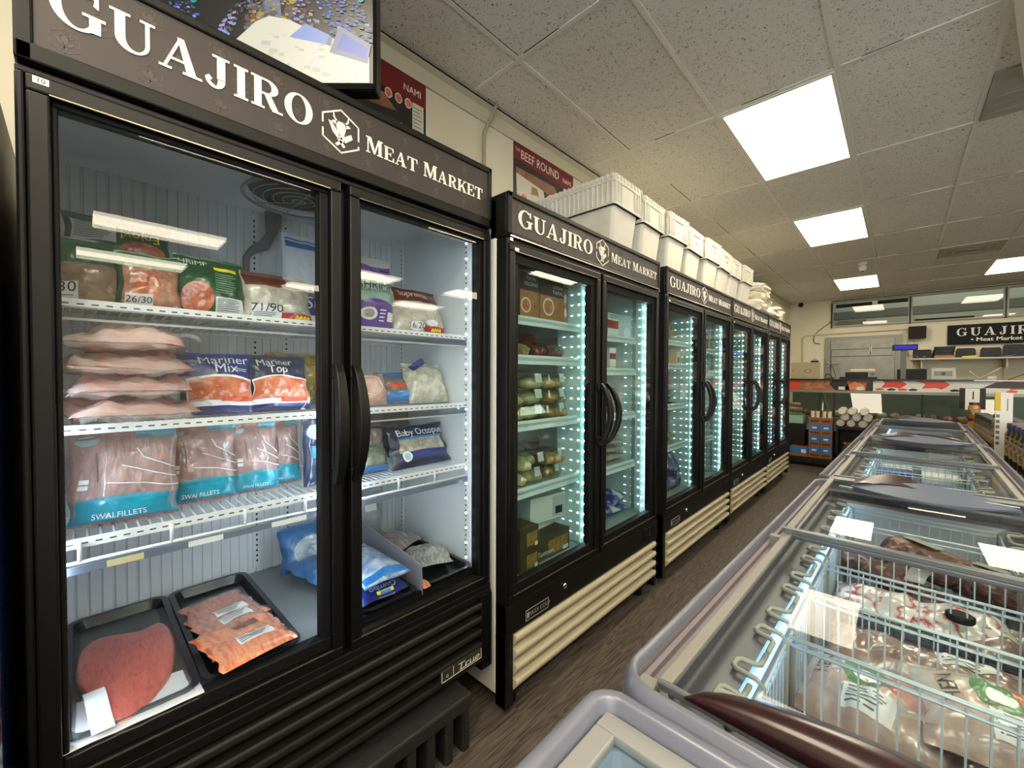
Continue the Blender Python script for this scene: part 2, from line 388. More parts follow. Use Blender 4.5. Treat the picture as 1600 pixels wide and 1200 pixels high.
for n, (x, y) in enumerate([(-.871, -1.3), (.35, -1.9), (1.6, -1.9), (3.4, -2.2), (.35, .42-1.22)]):  # unseen panels added behind the camera to brighten the room
    panel(x, x+.586, y, y+1.19, 'lit ceiling panel added unseen above and behind the camera, number %d' % (n+1))
# dark panel, diffuser, cameras
t = thing('ceiling_vent', 'dark grey metal vent panel in the ceiling at upper right', 'vent', (.642, 3.765, H-.014))
M().box(-.29, .29, -.29, .29, 0, .013).build('panel', mat('vent_grey', 'a3a098', .4, c2='95928a', scale=4), t)
b = M()
for k in range(5): b.box(-.25, .25, -.2+k*.1-.004, -.2+k*.1+.004, -.002, .003)
b.build('louver', mat('vent_seam', '98958d', .4), t)
t = thing('ceiling_diffuser', 'square tan air diffuser in the ceiling above the butcher counter', 'air vent', (.642, 8.04, H-.014))
b = M(); b.box(-.29, .29, -.29, .29, .004, .013); b.build('plate', mat('diffuser_tan', '9f9880', .5), t)
b = M()
for s, z in ((.24, 0), (.16, -.006), (.09, -.011)):
    for q in ((-s, s, -s, -s+.02), (-s, s, s-.02, s), (-s, -s+.02, -s, s), (s-.02, s, -s, s)): b.box(*q, z, z+.006)
b.build('vane', mat('diffuser_tan2', 'b3ac95', .5), t)
def dome(x, y, z, label, hm=None):
    t = thing('security_camera', label, 'camera', (x, y, z))
    M().lathe([(.001, .075), (.055, .075), (.055, .045), (.035, .04), (.02, .03)], 20).build('mount', m_white, t)
    M().lathe([(.012, .05), (.034, .032), (.05, .0), (.046, -.03), (.03, -.052), (.001, -.06)], 20).build('housing', hm or m_white, t)
    M().lathe([(.034, -.02), (.036, -.035), (.02, -.058), (.001, -.066)], 20).build('lens', mat('camera_black', '14120f', .15), t)
dome(-.42, 7.913, H-.075, 'small round camera on the ceiling between two lit panels')
dome(-1.62, 11.05, H-.075, 'small dark camera on the ceiling in the far left corner', mat('camera_black'))
t = thing('hanging_board', 'flat white panel fixed under the ceiling at the upper right corner', 'sign', (.405, 3.22, H))
M().box(0, .34, -.50, .345, -.05, -.008).build('board', mat('board_white', 'd9d2bd', .6), t, rot=(0, 0, -.174))
b = M(); b.cyl((.1, .2, -.01), (.1, .2, 0), .004); b.cyl((.1, -.3, -.01), (.1, -.3, 0), .004); b.build('hanger', m_white, t)

# ------------------------------------------------------------------ far wall: glazed office windows, cold-room door, sign, shelf
m_fr = mat('window_frame_paint', 'a7a08a', .5); m_blk = mat('black_plastic', '111111', .42, spec=.35); m_blk2 = mat('matte_black', '0a0a0b', .6, spec=.25)
m_pane = mat('dark_office_glass', '4c5146', .06, spec=1.0, c2='5a5e52', scale=1.1)
m_room = mat('office_wall', '9a9a8a', .8)
wy = WY1
def far_window(i, x0, x1, z0, z1):
    b = M(); e = .03
    for q in ((x0, x1, z1-.045, z1), (x0, x1, z0, z0+.025), (x0, x0+e, z0+.025, z1-.045), (x1-e, x1, z0+.025, z1-.045)): b.box(q[0], q[1], wy-.05, wy+.02, q[2], q[3])
    o = struct('window_%d' % i, b, m_fr)
    M().quad((x0+e, wy-.008, z0+.02), (x1-e, wy-.008, z0+.02), (x1-e, wy-.008, z1-.04), (x0+e, wy-.008, z1-.04)).build('pane', glass_mat('office_pane', 'cfd2c8', 1.5), o)
    return o
b = M()
for xx in (-1.10, .13, 1.355): b.box(xx-.012, xx+.012, wy-.056, wy-.050, 2.40, 2.94)
b.box(-1.1, 6, wy-.03, wy, 2.978, 2.992)
struct('trim_3', b, m_blk)
far_window(1, -1.11, .135, 2.42, 2.975); far_window(2, .135, 1.36, 2.42, 2.975); far_window(3, 1.36, 2.6, 2.42, 2.975)
# the office behind the glass
b = M(); X0, X1, Y1 = -1.3, 3.0, wy+1.3; b.box(X0, X1, Y1, Y1+.05, 2.3, 3.6); b.box(X0-.05, X0, wy+.1, Y1, 2.3, 3.6); b.box(X1, X1+.05, wy+.1, Y1, 2.3, 3.6); b.box(X0, X1, wy+.1, Y1, 2.25, 2.3); b.box(X0, X1, wy+.1, Y1, 3.6, 3.65)
b.box(X0, X1, Y1-.03, Y1, 2.72, 2.90, 1); b.box(-1.05, -.55, wy+.30, wy+.5, 2.44, 2.58, 2)
b.box(-1.05, -.45, wy+.14, wy+.2, 2.86, 2.93, 3); b.box(-.36, .10, wy+.14, wy+.2, 2.87, 2.94, 3); b.box(.2, 1.0, wy+.15, wy+.4, 2.43, 2.50, 3)
t = thing('added_office_light', 'long lit strip lamp added inside the office behind the far windows', 'lamp', (.56, wy+.5, 3.02)); M().box(-.42, .42, -.03, .03, 0, .03).build('tube', mat('added_office_tube', 'fff6dc', emit=9), t); bb = M(); bb.box(-.43, .43, -.04, .04, .03, .05); bb.box(-.3, -.29, -.01, .01, .05, .58); bb.box(.29, .3, -.01, .01, .05, .58); bb.build('housing', m_white, t)  # lamp added to brighten the office behind the panes
struct('wall_office', b, [m_room, mat('office_dado', '55574c', .7), mat('office_sill', '9aa096', .6), mat('office_dark', '1c1d1a', .6)])
# cold-room door
m_zinc = mat('galvanized_door', '9c9b92', .42, .25, c2='8d8c84', c3='b0afa6', scale=5, detail=5)
b = M(); b.box(-1.21, -1.11, wy-.05, wy, 0, 2.20); b.box(-.08, .02, wy-.05, wy, 0, 2.20); b.box(-1.11, -.08, wy-.05, wy, 2.14, 2.20)
d = struct('door_1', b, mat('door_frame_zinc', '8b8b84', .45, .2))
M().box(-1.11, -.08, wy-.08, wy-.028, .02, 2.14).build('door_leaf', m_zinc, d, bev=.006)
b = M()
for z in (1.78, 1.93): b.box(-1.09, -.1, wy-.088, wy-.08, z-.006, z+.006)
b.box(-1.10, -1.088, wy-.088, wy-.08, .3, 1.93); b.build('strap', mat('strap_grey', '55554f', .4, .6), d)
b = M(); b.box(-.47, -.43, wy-.10, wy-.08, 1.83, 1.99); b.cyl((-.45, wy-.105, 2.0), (-.45, wy-.105, 1.83), .012); b.build('latch', mat('latch_steel', 'b5b4ab', .3, .7), d)
b = M(); b.box(-1.16, -1.12, wy-.09, wy-.05, 1.55, 1.68); b.tube([(-1.14, wy-.1, 1.62), (-1.14, wy-.14, 1.62), (-.95, wy-.14, 1.63)], .014, 8); b.build('handle', mat('latch_steel'), d)
# conduits
def conduit(name, pts, r, m, label):
    return tag(M().tube(pts, r, 8).build(name, m), label, 'pipe')
m_cond = mat('conduit_painted', 'c8c0a8', .5)
conduit('conduit', [(-1.62, wy-.028, 1.2), (-1.62, wy-.028, 2.2), (-1.60, wy-.028, 2.25), (-1.55, wy-.028, 2.27), (.03, wy-.028, 2.30), (.09, wy-.028, 2.28), (.11, wy-.028, 2.2), (.11, wy-.028, 1.75)], .012, m_cond, 'thin painted conduit bending over the metal cold-room door')
b = [(-1.12+.0, wy-.02, 2.56)]
for i in range(13):
    a = i/12; b.append((-1.14-.28*math.sin(a*PI*.62), wy-.03, 2.52-.42*a))
b.append((-1.30, wy-.02, 2.07))
tag(M().tube(b, .008, 6).build('cable', mat('cable_grey', '5b5546', .5)), 'loose grey cable curling down from the far window corner', 'cable')
# wall speaker
t = thing('wall_speaker', 'small dark brown speaker box on the far wall', 'speaker', (.242, wy, 2.215))
M().box(-.13, .12, -.14, -.02, -.12, .12).build('box', mat('speaker_brown', '231713', .55, spec=.3), t, bev=.008)
M().box(-.11, .10, -.146, -.14, -.10, .10).build('speaker_grille', mat('speaker_cloth', '2a1d19', .9), t)
M().box(-.02, .02, -.02, 0, -.03, .03).build('bracket', m_blk, t)
conduit('speaker_cable', [(.19, wy-.01, 2.1), (.19, wy-.01, 1.75), (.2, wy-.01, 1.6)], .006, mat('cable_white', 'cfc8b4', .5), 'thin white cable hanging below the wall speaker')
# shop sign
t = thing('shop_sign', 'black rectangular shop sign with raised white letters on far wall', 'sign', (1.28, wy, 2.13))
M().box(-.63, .63, -.05, 0, -.18, .19).build('board', mat('sign_black', '0e0d0d', .6, spec=.2), t, bev=.006)
b = M(); fn = lambda u, v, t_: (u, -.051-t_, v)
def spaced(bm, s, fn, x, z, cap, step, wid):
    for c in s: serif(bm, c, fn, x, x+wid*GL[c][0], z, cap, th=.008); x += step*GL[c][0]
spaced(b, 'GUAJIRO', fn, -.52, -.02, .145, .165, .14)
b.build('lettering', mat('sign_letters', 'dedbd2', .5), t)
b = M()
for k in range(5): text(b, '\u2022 Meat Market \u2022', lambda u, v, k=k: (u-.003+.0015*k, -.052-.0002*k, v-.095+.001*(k % 2)), .095, sx=1.1)
b.build('tagline', mat('sign_letters'), t)
# ------------------------------------------------------------------ upright glass-door fridges
m_fblk = mat('fridge_black', '0d0c0c', .45, spec=.3, c2='0f0e0e', scale=3, bump=.03, bscale=200)
m_fblk2 = mat('door_frame_black', '0b0a0a', .4, spec=.32)
m_gap = mat('gasket_black', '050505', .7)
m_edge = mat('polished_edge', '8d8676', .25, .8)
m_side = mat('fridge_side_white', 'd3d1c8', .4)
m_liner = mat('liner_white', 'dfe3e6', .4)
m_liner2 = mat('liner_grey', '7d8287', .3)
m_head = mat('header_print', '352d2a', .5, c2='38302d', scale=2)
m_ghost = mat('header_ghost_print', '49433e', .5)
m_let = mat('header_letters', 'efe9dc', .45)
m_door = glass_mat('door_glass', 'f6f9fa', .95)
m_door2 = glass_mat('door_glass_green', 'eef7f5', 1.3)
m_wire = mat('shelf_wire_white', 'e6e8ea', .35)
m_rail = glass_mat('clear_price_rail', 'd9dde2', 1.6)
m_railw = mat('price_rail_grey', 'b4bcc4', .25)
m_led = mat('led_dot', 'dff6ff', emit=50)
m_hidbar = mat('hidden_led_bar', 'dcebf8', emit=21)
m_lou = mat('louver_cream', 'c9c0a6', .42)
m_loub = mat('louver_black', '1d1c1a', .42)
m_chrome = mat('chrome', 'd8d8d8', .15, 1)
FACE = lambda x: (lambda u, v, t: (x+t, u, v))      # write on a plane facing +x: u along y, v up, t towards the aisle

def handle_mesh(y, z0, z1, x, bow):
    """flat curved door pull bowing out from the door (bow >0: belly towards +y)"""
    b = M(); n = 14; L = []
    for i in range(n+1):
        s = i/n; k = math.sin(PI*s)
        L.append((x+.012+.045*k**.7, y+bow*k, z0+(z1-z0)*s, .013+.006*k))
    vs = []; fs = []
    for px, py, pz, w_ in L: vs += [(px-.010, py-w_, pz), (px+.010, py-w_*.8, pz), (px+.010, py+w_*.8, pz), (px-.010, py+w_, pz)]
    for i in range(n):
        a = 4*i; fs += [(a+j, a+(j+1) % 4, a+4+(j+1) % 4, a+4+j) for j in range(4)]
    fs += [(3, 2, 1, 0), (4*n, 4*n+1, 4*n+2, 4*n+3)]
    b.add(vs, fs, 0, False)
    b.box(x-.004, x+.014, y-.014, y+.014, z0, z0+.04); b.box(x-.004, x+.014, y-.014, y+.014, z1-.04, z1)
    return b

def header(t, x, y0, y1, z0, z1, L, ghosts, seed, mframe=m_fblk):
    """lit sign box: frame, printed panel, ghost pattern, letters.  L: dict of y-spans and heights"""
    b = M(); b.box(x-.10, x-.012, y0, y1, z0, z1)
    e = .018
    for q in ((y0, y1, z0, z0+L['lo']), (y0, y1, z1-.022, z1), (y0, y0+e+.006, z0, z1), (y1-e, y1, z0, z1)): b.box(x-.012, x, *q)
    hb = b.build('header', mframe, t, bev=.004)
    pz0, pz1 = z0+L['lo'], z1-.022
    b = M(); b.box(x-.012, x-.006, y0+e+.006, y1-e, pz0, pz1)
    pn = b.build('header_panel', m_head, hb)
    b = M(); rr = random.Random(seed); fn = FACE(x-.0058); rows = 3; ps = []
    for r in range(rows):
        for k in range(ghosts):
            yy = y0+e+.03+(y1-y0-2*e-.04)*(k+(.5 if r % 2 else .12))/ghosts; zz = pz0+(pz1-pz0)*(.16+.34*r)
            if yy > y1-.05: continue
            bull_logo(b, fn, yy, zz, (pz1-pz0)*.26, .0003, 0, .02)
    b.build('header_pattern', m_ghost, hb)
    b = M(); fn = FACE(x-.0052)
    serif(b, 'GUAJIRO', fn, L['g'][0], L['g'][1], L['gz'], L['gc'], 1.07, .0012, 0, .01); b.build('name_lettering', m_let, hb); b = M()
    bull_logo(b, fn, L['h'][0], L['h'][1], L['h'][2], .0012, 0, .018); b.build('bull_logo', m_let, hb); b = M()
    serif(b, 'MEAT MARKET', fn, L['m'][0], L['m'][1], L['mz'], L['mc'], 1.14, .0012, 0, .03)
    b.build('tagline_lettering', m_let, hb)
    return hb

def door(t, x, y0, y1, z0, z1, gy0, gy1, gz0, gz1, glass, hy, hz0, hz1, bow, hinge_right=False, tag_sticker=None):
    """a framed glass door: outer frame, stepped inner frame, two panes, a pull"""
    b = M(); th = .055
    e = .030
    for q in ((y0, y1, z0, z0+e), (y0, y1, z1-e, z1), (y0, y0+e, z0+e, z1-e), (y1-e, y1, z0+e, z1-e)): b.box(x-th, x, *q)
    d = b.build('door', m_fblk2, t, bev=.004)
    b = M(); s = x-.014
    for q in ((y0+e, y1-e, z0+e, gz0), (y0+e, y1-e, gz1, z1-e), (y0+e, gy0, gz0, gz1), (gy1, y1-e, gz0, gz1)): b.box(x-th+.004, s, *q)
    b.build('inner_frame', m_blk2, d, bev=.003)
    y = y0+e-.001; g = .0022
    for q in ((y, y1-e, z0+e-g, z0+e+.0005), (y, y1-e, z1-e-.0005, z1-e+g)): M().box(x-.002, x+.0012, *q).build('trim_line', m_edge, d)
    b = M()
    for xx, dz in ((x-.020, 0), (x-.032, .0035)):
        b.quad((xx, gy0-.005, gz0-.005), (xx, gy1+.005, gz0-.005), (xx-dz, gy1+.005, gz1+.005), (xx-dz, gy0-.005, gz1+.005))
    b.build('glass', glass, d)
    handle_mesh(hy, hz0, hz1, x, bow).build('handle', m_fblk2, d, bev=.003)
    return d

def louvers(x, y0, y1, z0, z1, n, depth=.022):
    b = M(); h = (z1-z0)/n
    for k in range(n):
        a = z0+k*h; P = [(-.03, a+.002)]
        for i in range(7):
            u = i/6; P.append((-.006+depth*math.sin(u*PI*.60+.30), a+.006+u*(h-.015)))
        P.append((-.03, a+h-.012))
        b.prism([(y0*0+p[0], p[1]) for p in P], lambda u, v, t_: (x+u, t_, v), y0, y1, 0)
    return b

def shelf_wire(b, x0, x1, y0, y1, z, n, lip=True):
    """white wire shelf: many thin wires front to back on two bars, slotted front strip"""
    for k in range(n+1):
        y = y0+(y1-y0)*k/n; b.box(x0, x1, y-.0017, y+.0017, z-.004, z)
    for x in (x0+.02, (x0+x1)/2, x1-.015): b.box(x-.003, x+.003, y0, y1, z-.010, z-.004)
    if lip: b.box(x1-.003, x1+.003, y0, y1, z-.012, z+.008)
    return b

# ---- the seafood fridge
F1X, F1A, F1B = -1.148, -.07, 1.103
t1 = thing('display_fridge', 'largest black two-door fridge, raised on a plastic pallet, full of frozen seafood', 'fridge', (0, 0, 0), group='black two-door display fridges')
x = F1X
b = M(); b.box(-1.87, x-.06, F1A, F1A+.035, .21, 2.12); b.box(-1.87, x-.06, F1B-.035, F1B, .21, 2.12); b.box(-1.87, -1.815, F1A+.035, F1B-.035, .21, 2.12)
b.box(-1.815, x-.06, F1A+.035, F1B-.035, 1.98, 2.12); b.box(-1.815, x-.06, F1A+.035, F1B-.035, .21, .565)
b.box(x-.06, x-.004, F1A, F1B, .51, .533); b.box(x-.06, x-.012, F1A, F1B, 1.885, 1.90); b.box(x-.05, x-.006, F1A, F1A+.012, .533, 1.885); b.box(x-.05, x-.006, F1B-.010, F1B, .533, 1.885)
b.box(x-.10, x-.040, .512, .546, .533, 1.885)
b.box(x-.06, x, F1A, F1B, .485, .512); b.box(x-.06, x, F1A, F1A+.05, .21, .485); b.box(x-.06, x+.004, F1B-.055, F1B, .21, .50)
body = b.build('cabinet', m_fblk, t1, bev=.004)
b = M(); rib = .028
# back liner: vertical ribs
P = [(-1.815, F1A+.036)]
y = F1A+.036
prof = []
while y < F1B-.04:
    prof += [(-1.800, y), (-1.800, y+rib*.72), (-1.806, y+rib*.76), (-1.806, y+rib*.96)]; y += rib
for (xa, ya), (xb, yb) in zip(prof, prof[1:]): b.quad((xa, ya, .575), (xb, yb, .575), (xb, yb, 1.975), (xa, ya, 1.975))
b.box(-1.812, x-.06, F1A+.036, F1A+.038, .575, 1.975); b.box(-1.812, x-.075, F1B-.038, F1B-.036, .575, 1.975)
b.box(-1.812, x-.06, F1A+.036, F1B-.036, 1.965, 1.975)
b.box(-1.812, -1.205, F1A+.036, F1B-.036, .570, .578, 1); b.box(-1.205, x-.06, F1A+.036, F1B-.036, .570, .584, 2); b.box(x-.06, x-.045, F1A+.036, F1B-.036, .570, .592, 2)
b.build('liner', [m_liner, m_liner2, m_blk2], t1)
b = M()
for yy, xx in ((F1B-.040, -1.25), (F1B-.040, -1.72), (F1A+.040, -1.25), (F1A+.040, -1.72)):
    sg = -1 if yy > .5 else 1
    b.box(xx-.013, xx+.013, min(yy, yy+sg*.004), max(yy, yy+sg*.004), .60, 1.95)
    for k in range(66): b.box(xx-.003, xx+.003, yy+sg*.004-.0003, yy+sg*.004+.0003, .62+k*.02, .628+k*.02, 1)
for yy in (.47, .58):
    b.box(-1.80, -1.793, yy-.013, yy+.013, .60, 1.95)
    for k in range(66): b.box(-1.7932, -1.7925, yy-.003, yy+.003, .62+k*.02, .628+k*.02, 1)
b.build('pilaster', [m_liner, m_dark], t1)
# evaporator fan grille under the top, hose
b = M(); cx, cy, cz = -1.52, .535, 1.937
for k in range(6):
    r = .02+k*.029; b.tube([(cx+r*math.cos(a*PI/12), cy+r*math.sin(a*PI/12), cz) for a in range(24)], .0018, 4, closed=True)
for a in range(2): b.cyl((cx-.16*math.cos(a*PI/4), cy-.16*math.sin(a*PI/4), cz-.003), (cx+.16*math.cos(a*PI/4), cy+.16*math.sin(a*PI/4), cz-.003), .0016, 5)
b.tube([(cx+.165*math.cos(a*PI/16), cy+.165*math.sin(a*PI/16), cz+.004) for a in range(32)], .005, 6, closed=True); b.build('fan_guard', mat('fan_guard_grey', '9a9c9e', .4), t1)
M().lathe([(.150, 0), (.150, .003)], 24, (cx, cy, 1.960)).build('fan_opening', m_dark, t1)
M().tube([(-1.79, .44, 1.72), (-1.785, .44, 1.78), (-1.775, .46, 1.81), (-1.77, .50, 1.84), (-1.77, .52, 1.88), (-1.77, .53, 1.96)], [.010, .010, .014, .018, .018, .03], 10).build('drain_hose', mat('hose_grey', '6c6e70', .6), t1)
# LED bars added out of sight behind the frames to brighten the interior
b = M(); b.box(x-.085, x-.078, .500, .510, .62, 1.36); b.box(x-.085, x-.078, .585, .595, .62, 1.40); b.box(x-.085, x-.078, -.033, -.026, .62, 1.34)
b.build('led_strip', m_hidbar, t1)
b = M()
for k in range(22): b.lathe([(.001, -.004), (.005, 0), (.001, .004)], 6, (x-.074, F1B-.0665, .63+k*.058), 0)
b.build('led_dots', mat('led_dot_soft', 'eaf4ff', emit=14), t1)
header(t1, x, F1A, F1B, 1.905, 2.132, dict(lo=.034, g=(-.030, .446), gz=1.998, gc=.074, h=(.519, 2.024, .118), m=(.592, 1.058), mz=1.999, mc=.041), 9, 1)
dl = door(t1, x, F1A+.013, .517, .535, 1.883, -.018, .462, .600, 1.842, m_door, .497, 1.035, 1.372, -.004)
dr = door(t1, x, .541, F1B-.011, .535, 1.883, .581, 1.050, .568, 1.845, m_door, .549, 1.035, 1.372, .004)
louvers(x-.01, F1A+.05, F1B-.056, .232, .485, 5, .024).build('louver_grille', m_loub, t1)
# maker's badge and shelf number sticker
b = M(); y0, y1, z0, z1 = .852, 1.036, .276, .312; fn = FACE(x+.016)
b.box(x+.004, x+.016, y0, y1, z0, z1)
bd = b.build('badge', mat('badge_olive', '34362a', .35), t1)
b = M()
for q in ((y0, y1, z0, z0+.002), (y0, y0+.002, z0, z1), (y1-.002, y1, z0, z1), (y0+.05, y0+.052, z0, z1)): b.box(x+.016, x+.0168, *q)
text(b, 'True', lambda u, v: (x+.0172, .975+u+v*.18, .294+v), .036, sx=1.5)
text(b, 'o', lambda u, v: (x+.0172, .875+u, .294+v), .022); b.box(x+.016, x+.0172, .93, 1.02, .283, .285)
b.build('badge_lettering', m_let, bd)
b = M(); b.box(x+.0002, x+.001, F1A+.022, F1A+.042, 1.868, 1.880, 0); text(b, '10', lambda u, v: (x+.0014, F1A+.032+u, 1.8735+v), .012, 1); b.build('number_sticker', [mat('sticker_pale', 'e8eef0', .5), m_blk2], dl)
# three levels of wire shelves, both sides
def f1_shelf(y0, y1, z, label, rail, tags=()):
    t = thing('wire_shelf', label, 'shelf', (0, 0, z), group='white wire shelves in the seafood fridge')
    shelf_wire(M(), -1.79, -1.255, y0, y1, 0, 26).build('wire_deck', m_wire, t)
    b = M()
    n = int((y1-y0)/.022)
    for k in range(n): b.box(-1.2525, -1.2515, y0+.01+k*.022, y0+.021+k*.022, -.004, -.001)
    b.build('front_slots', mat('slot_dark', '33363a', .6), t)
    if rail == 'clear':
        b = M(); b.box(-1.249, -1.245, y0, y1, -.035, -.009); b.build('price_rail', m_rail, t)
        b = M(); b.box(-1.252, -1.243, y0, y1, -.038, -.033); b.build('rail_edge', mat('rail_edge_grey', 'a9adb5', .3), t)
    if rail == 'deep':
        b = M(); b.box(-1.244, -1.238, y0, y1, -.062, -.046); b.build('price_rail', mat('rail_blue_grey', '70788a', .35), t)
        b = M(); k = y0+.03
        b.tube([(-1.246, y0, -.04), (-1.246, y1, -.04)], .004, 6)
        while k < y1:
            b.tube([(-1.256, k, .0), (-1.247, k, -.002), (-1.245, k, -.02), (-1.246, k, -.04)], .004, 6); k += .15
        b.build('rail_hook', m_wire, t)
    for a, c, col in tags:
        M().box(-1.2375, -1.2368, a, c, -.061, -.047).build('price_tag', mat('price_tag_'+col, {'white': 'e9e9ea', 'cream': 'd9cf9e'}[col], .5), t)
    return t
f1_shelf(-.03, .52, 1.49, 'top wire shelf behind the left door of the seafood fridge', 'clear')
f1_shelf(-.03, .52, 1.225, 'middle wire shelf behind the left door of the seafood fridge', 'none')
f1_shelf(-.03, .52, .985, 'lowest wire shelf behind the left door, with hooked price rail', 'deep', ((.04, .10, 'cream'), (.18, .25, 'white'), (.36, .45, 'white')))
f1_shelf(.575, 1.06, 1.49, 'top wire shelf behind the right door of the seafood fridge', 'clear')
f1_shelf(.575, 1.06, 1.225, 'middle wire shelf behind the right door of the seafood fridge', 'clear')
f1_shelf(.575, 1.06, .985, 'lowest wire shelf behind the right door, with hooked price rail', 'deep')
# black plastic dunnage pallet below it
t = thing('plastic_pallet', 'black slotted plastic pallet under the seafood fridge', 'pallet', (0, 0, 0))
m_pal = mat('pallet_black', '1d1d1f', .6, c2='232325', scale=40, bump=.3, bscale=220)
b = M(); b.box(-1.86, -1.10, -.05, .965, .148, .20); b.build('deck', m_pal, t, bev=.008)
b = M(); y = -.05
for k in range(14):
    b = M(); b.prism(rrect(-1.20, -1.105, y, y+.036, .012, 4), XYZ, 0, .150)
    b.build('foot', m_pal, t)
    if k % 3 == 0: b = M(); b.prism(rrect(-1.85, -1.7, y, y+.036, .012, 4), XYZ, 0, .150); b.build('foot', m_pal, t)
    y += .075
b = M()
for k in range(4): b.prism(rrect(-1.25, -1.16, .0+.3*k, .06+.3*k, .02, 4), XYZ, .20, .21)
b.build('riser', m_pal, t)

# ---- the row of four matching fridges
F2X = -1.075
def maxx_fridge(y0, y1, label):
    """local y: 0 at the near side"""
    W = y1-y0; x = F2X
    t = thing('display_fridge', label, 'fridge', (0, y0, 0), group='black two-door display fridges')
    b = M()
    for q in ((0, .030), (W-.030, W)): b.box(-1.865, x-.065, *q, .085, 2.02)
    b.box(-1.865, -1.82, .03, W-.03, .085, 2.02)
    b.build('side_panel', m_side, t, bev=.004)
    b = M()
    b.box(-1.82, x-.065, .03, W-.03, 1.93, 2.02); b.box(-1.82, x-.065, .03, W-.03, .085, .44)
    for q in ((0, .028), (W-.028, W)): b.box(x-.065, x-.008, *q, .045, 1.865)
    b.box(x-.065, x-.012, .028, W-.028, 1.845, 1.868); b.box(x-.065, x-.002, 0, W, .335, .452)
    b.box(x-.075, x-.02, W/2-.02, W/2+.02, .452, 1.845)
    b.box(x-.065, x-.01, 0, .045, .045, .335); b.box(x-.065, x-.01, W-.03, W, .045, .335)
    b.box(-1.80, x-.05, .03, W-.03, .05, .09)
    b.build('cabinet', m_fblk, t, bev=.003)
    b = M(); b.box(-1.819, -1.80, .032, W-.032, .5, 1.93); b.box(-1.8, x-.07, .032, .036, .5, 1.93); b.box(-1.8, x-.07, W-.036, W-.032, .5, 1.93); b.box(-1.819, x-.07, .032, W-.032, .445, .485, 1); b.box(-1.8, x-.07, .036, W-.036, 1.90, 1.93)
    b.build('liner', [mat('liner_cool', 'dfe6e6', .4), mat('liner_floor_grey', '9fabae', .45)], t)
    b = M()
    for yy, sg in ((.037, 1), (W-.037, -1)):
        for xx in (-1.22, -1.70): b.box(xx-.012, xx+.012, min(yy, yy+sg*.01), max(yy, yy+sg*.01), .5, 1.9)
    b.box(-1.8, -1.785, W/2-.015, W/2+.015, .5, 1.9); b.box(-1.21, -1.19, W/2-.012, W/2+.012, .5, 1.9)
    b.build('pilaster', mat('pilaster_steel', 'aab2b2', .35, .4), t)
    L = dict(lo=.016, g=(.056, .592), gz=1.918, gc=.064, h=(.679, 1.951, .128), m=(.764, 1.306), mz=1.924, mc=.041)
    sc = W/1.345
    for k in ('g', 'm'): L[k] = tuple(v*sc for v in L[k])
    L['h'] = (.679*sc, 1.951, .128)
    hb = header(t, x, 0, W, 1.868, 2.036, L, 8, 5)
    M().box(x-.002, x+.002, .01, W-.01, 1.867, 1.872).build('header_edge', mat('header_edge_silver', 'c9c6bb', .25, .7), hb)
    h = W/2
    door(t, x, .010, h-.012, .457, 1.845, .072, h-.075, .520, 1.775, m_door2, h-.030, 1.0, 1.305, .022)
    door(t, x, h+.012, W-.010, .457, 1.845, h+.075, W-.072, .520, 1.775, m_door2, h+.030, 1.0, 1.305, .045)
    louvers(x-.012, .045, W-.032, .10, .335, 4, .026).build('louver_grille', m_lou, t)
    # LED strips beside the mullion and the far side
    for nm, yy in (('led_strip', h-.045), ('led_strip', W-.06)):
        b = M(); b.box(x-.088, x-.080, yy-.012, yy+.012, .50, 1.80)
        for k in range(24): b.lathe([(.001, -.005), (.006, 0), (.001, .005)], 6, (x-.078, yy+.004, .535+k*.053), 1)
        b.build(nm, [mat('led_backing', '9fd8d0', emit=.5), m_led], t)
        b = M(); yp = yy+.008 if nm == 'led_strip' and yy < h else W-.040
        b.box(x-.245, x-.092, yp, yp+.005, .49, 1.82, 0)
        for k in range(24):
            z = .535+k*.053; b.box(x-.116, x-.107, yp-.003, yp, z-.003, z+.003, 1); b.box(x-.162, x-.148, yp-.003, yp, z-.0022, z+.0022, 2); b.box(x-.212, x-.196, yp-.003, yp, z-.0018, z+.0018, 2)  # glowing dashes stand in for LED reflections between the door panes
        b.build('led_reflection_panel', [mat('panel_mint', 'cfe2de', .35), mat('led_reflection', 'dff6ff', emit=5), mat('led_reflection_dim', 'dff6ff', emit=1.6)], t)
    M().box(x-.085, x-.075, .06, W-.06, 1.875, 1.885).build('added_top_light', mat('added_top_led', 'e4f6f2', emit=20), t)  # lamp added out of sight under the roof to brighten the shelves
    # maker's plate, key lock, controller
    b = M(); fn = FACE(x-.001); a, c, z0, z1 = .108, .255, .352, .395
    for q in ((a, c, z0, z0+.002), (a, c, z1-.002, z1), (a, a+.002, z0, z1), (c-.002, c, z0, z1)): b.box(x-.002, x-.001, *q)
    text(b, 'MAXX COLD', lambda u, v: (x-.0008, (a+c)/2+.012+u, .3735+v), .026, sx=.92)
    b.box(x-.002, x-.001, a+.008, a+.022, .362, .384); b.build('maker_plate', mat('plate_grey', 'a4a096', .4), t)
    M().tube([(x-.004, .365, .405), (x+.008, .365, .405)], .011, 14).build('key_lock', m_chrome, t)
    b = M(); b.box(x-.004, x+.002, W-.19, W-.05, .375, .435); b.box(x+.002, x+.003, W-.125, W-.115, .385, .425, 1); b.build('controller', [m_blk2, mat('ctl_dark', '2c2c2e', .2)], t)
    for yy in (.10, W-.1):
        for xx in (-1.16, -1.75): M().lathe([(.03, 0), (.03, .06), (.02, .085)], 12, (xx, yy, 0)).build('foot', m_blk2, t)
    b = M(); b.box(x-.01, x-.001, .012, .026, 1.852, 1.862); b.box(x-.01, x+.004, W-.03, W-.012, 1.852, 1.862); b.build('hinge', m_chrome, t)
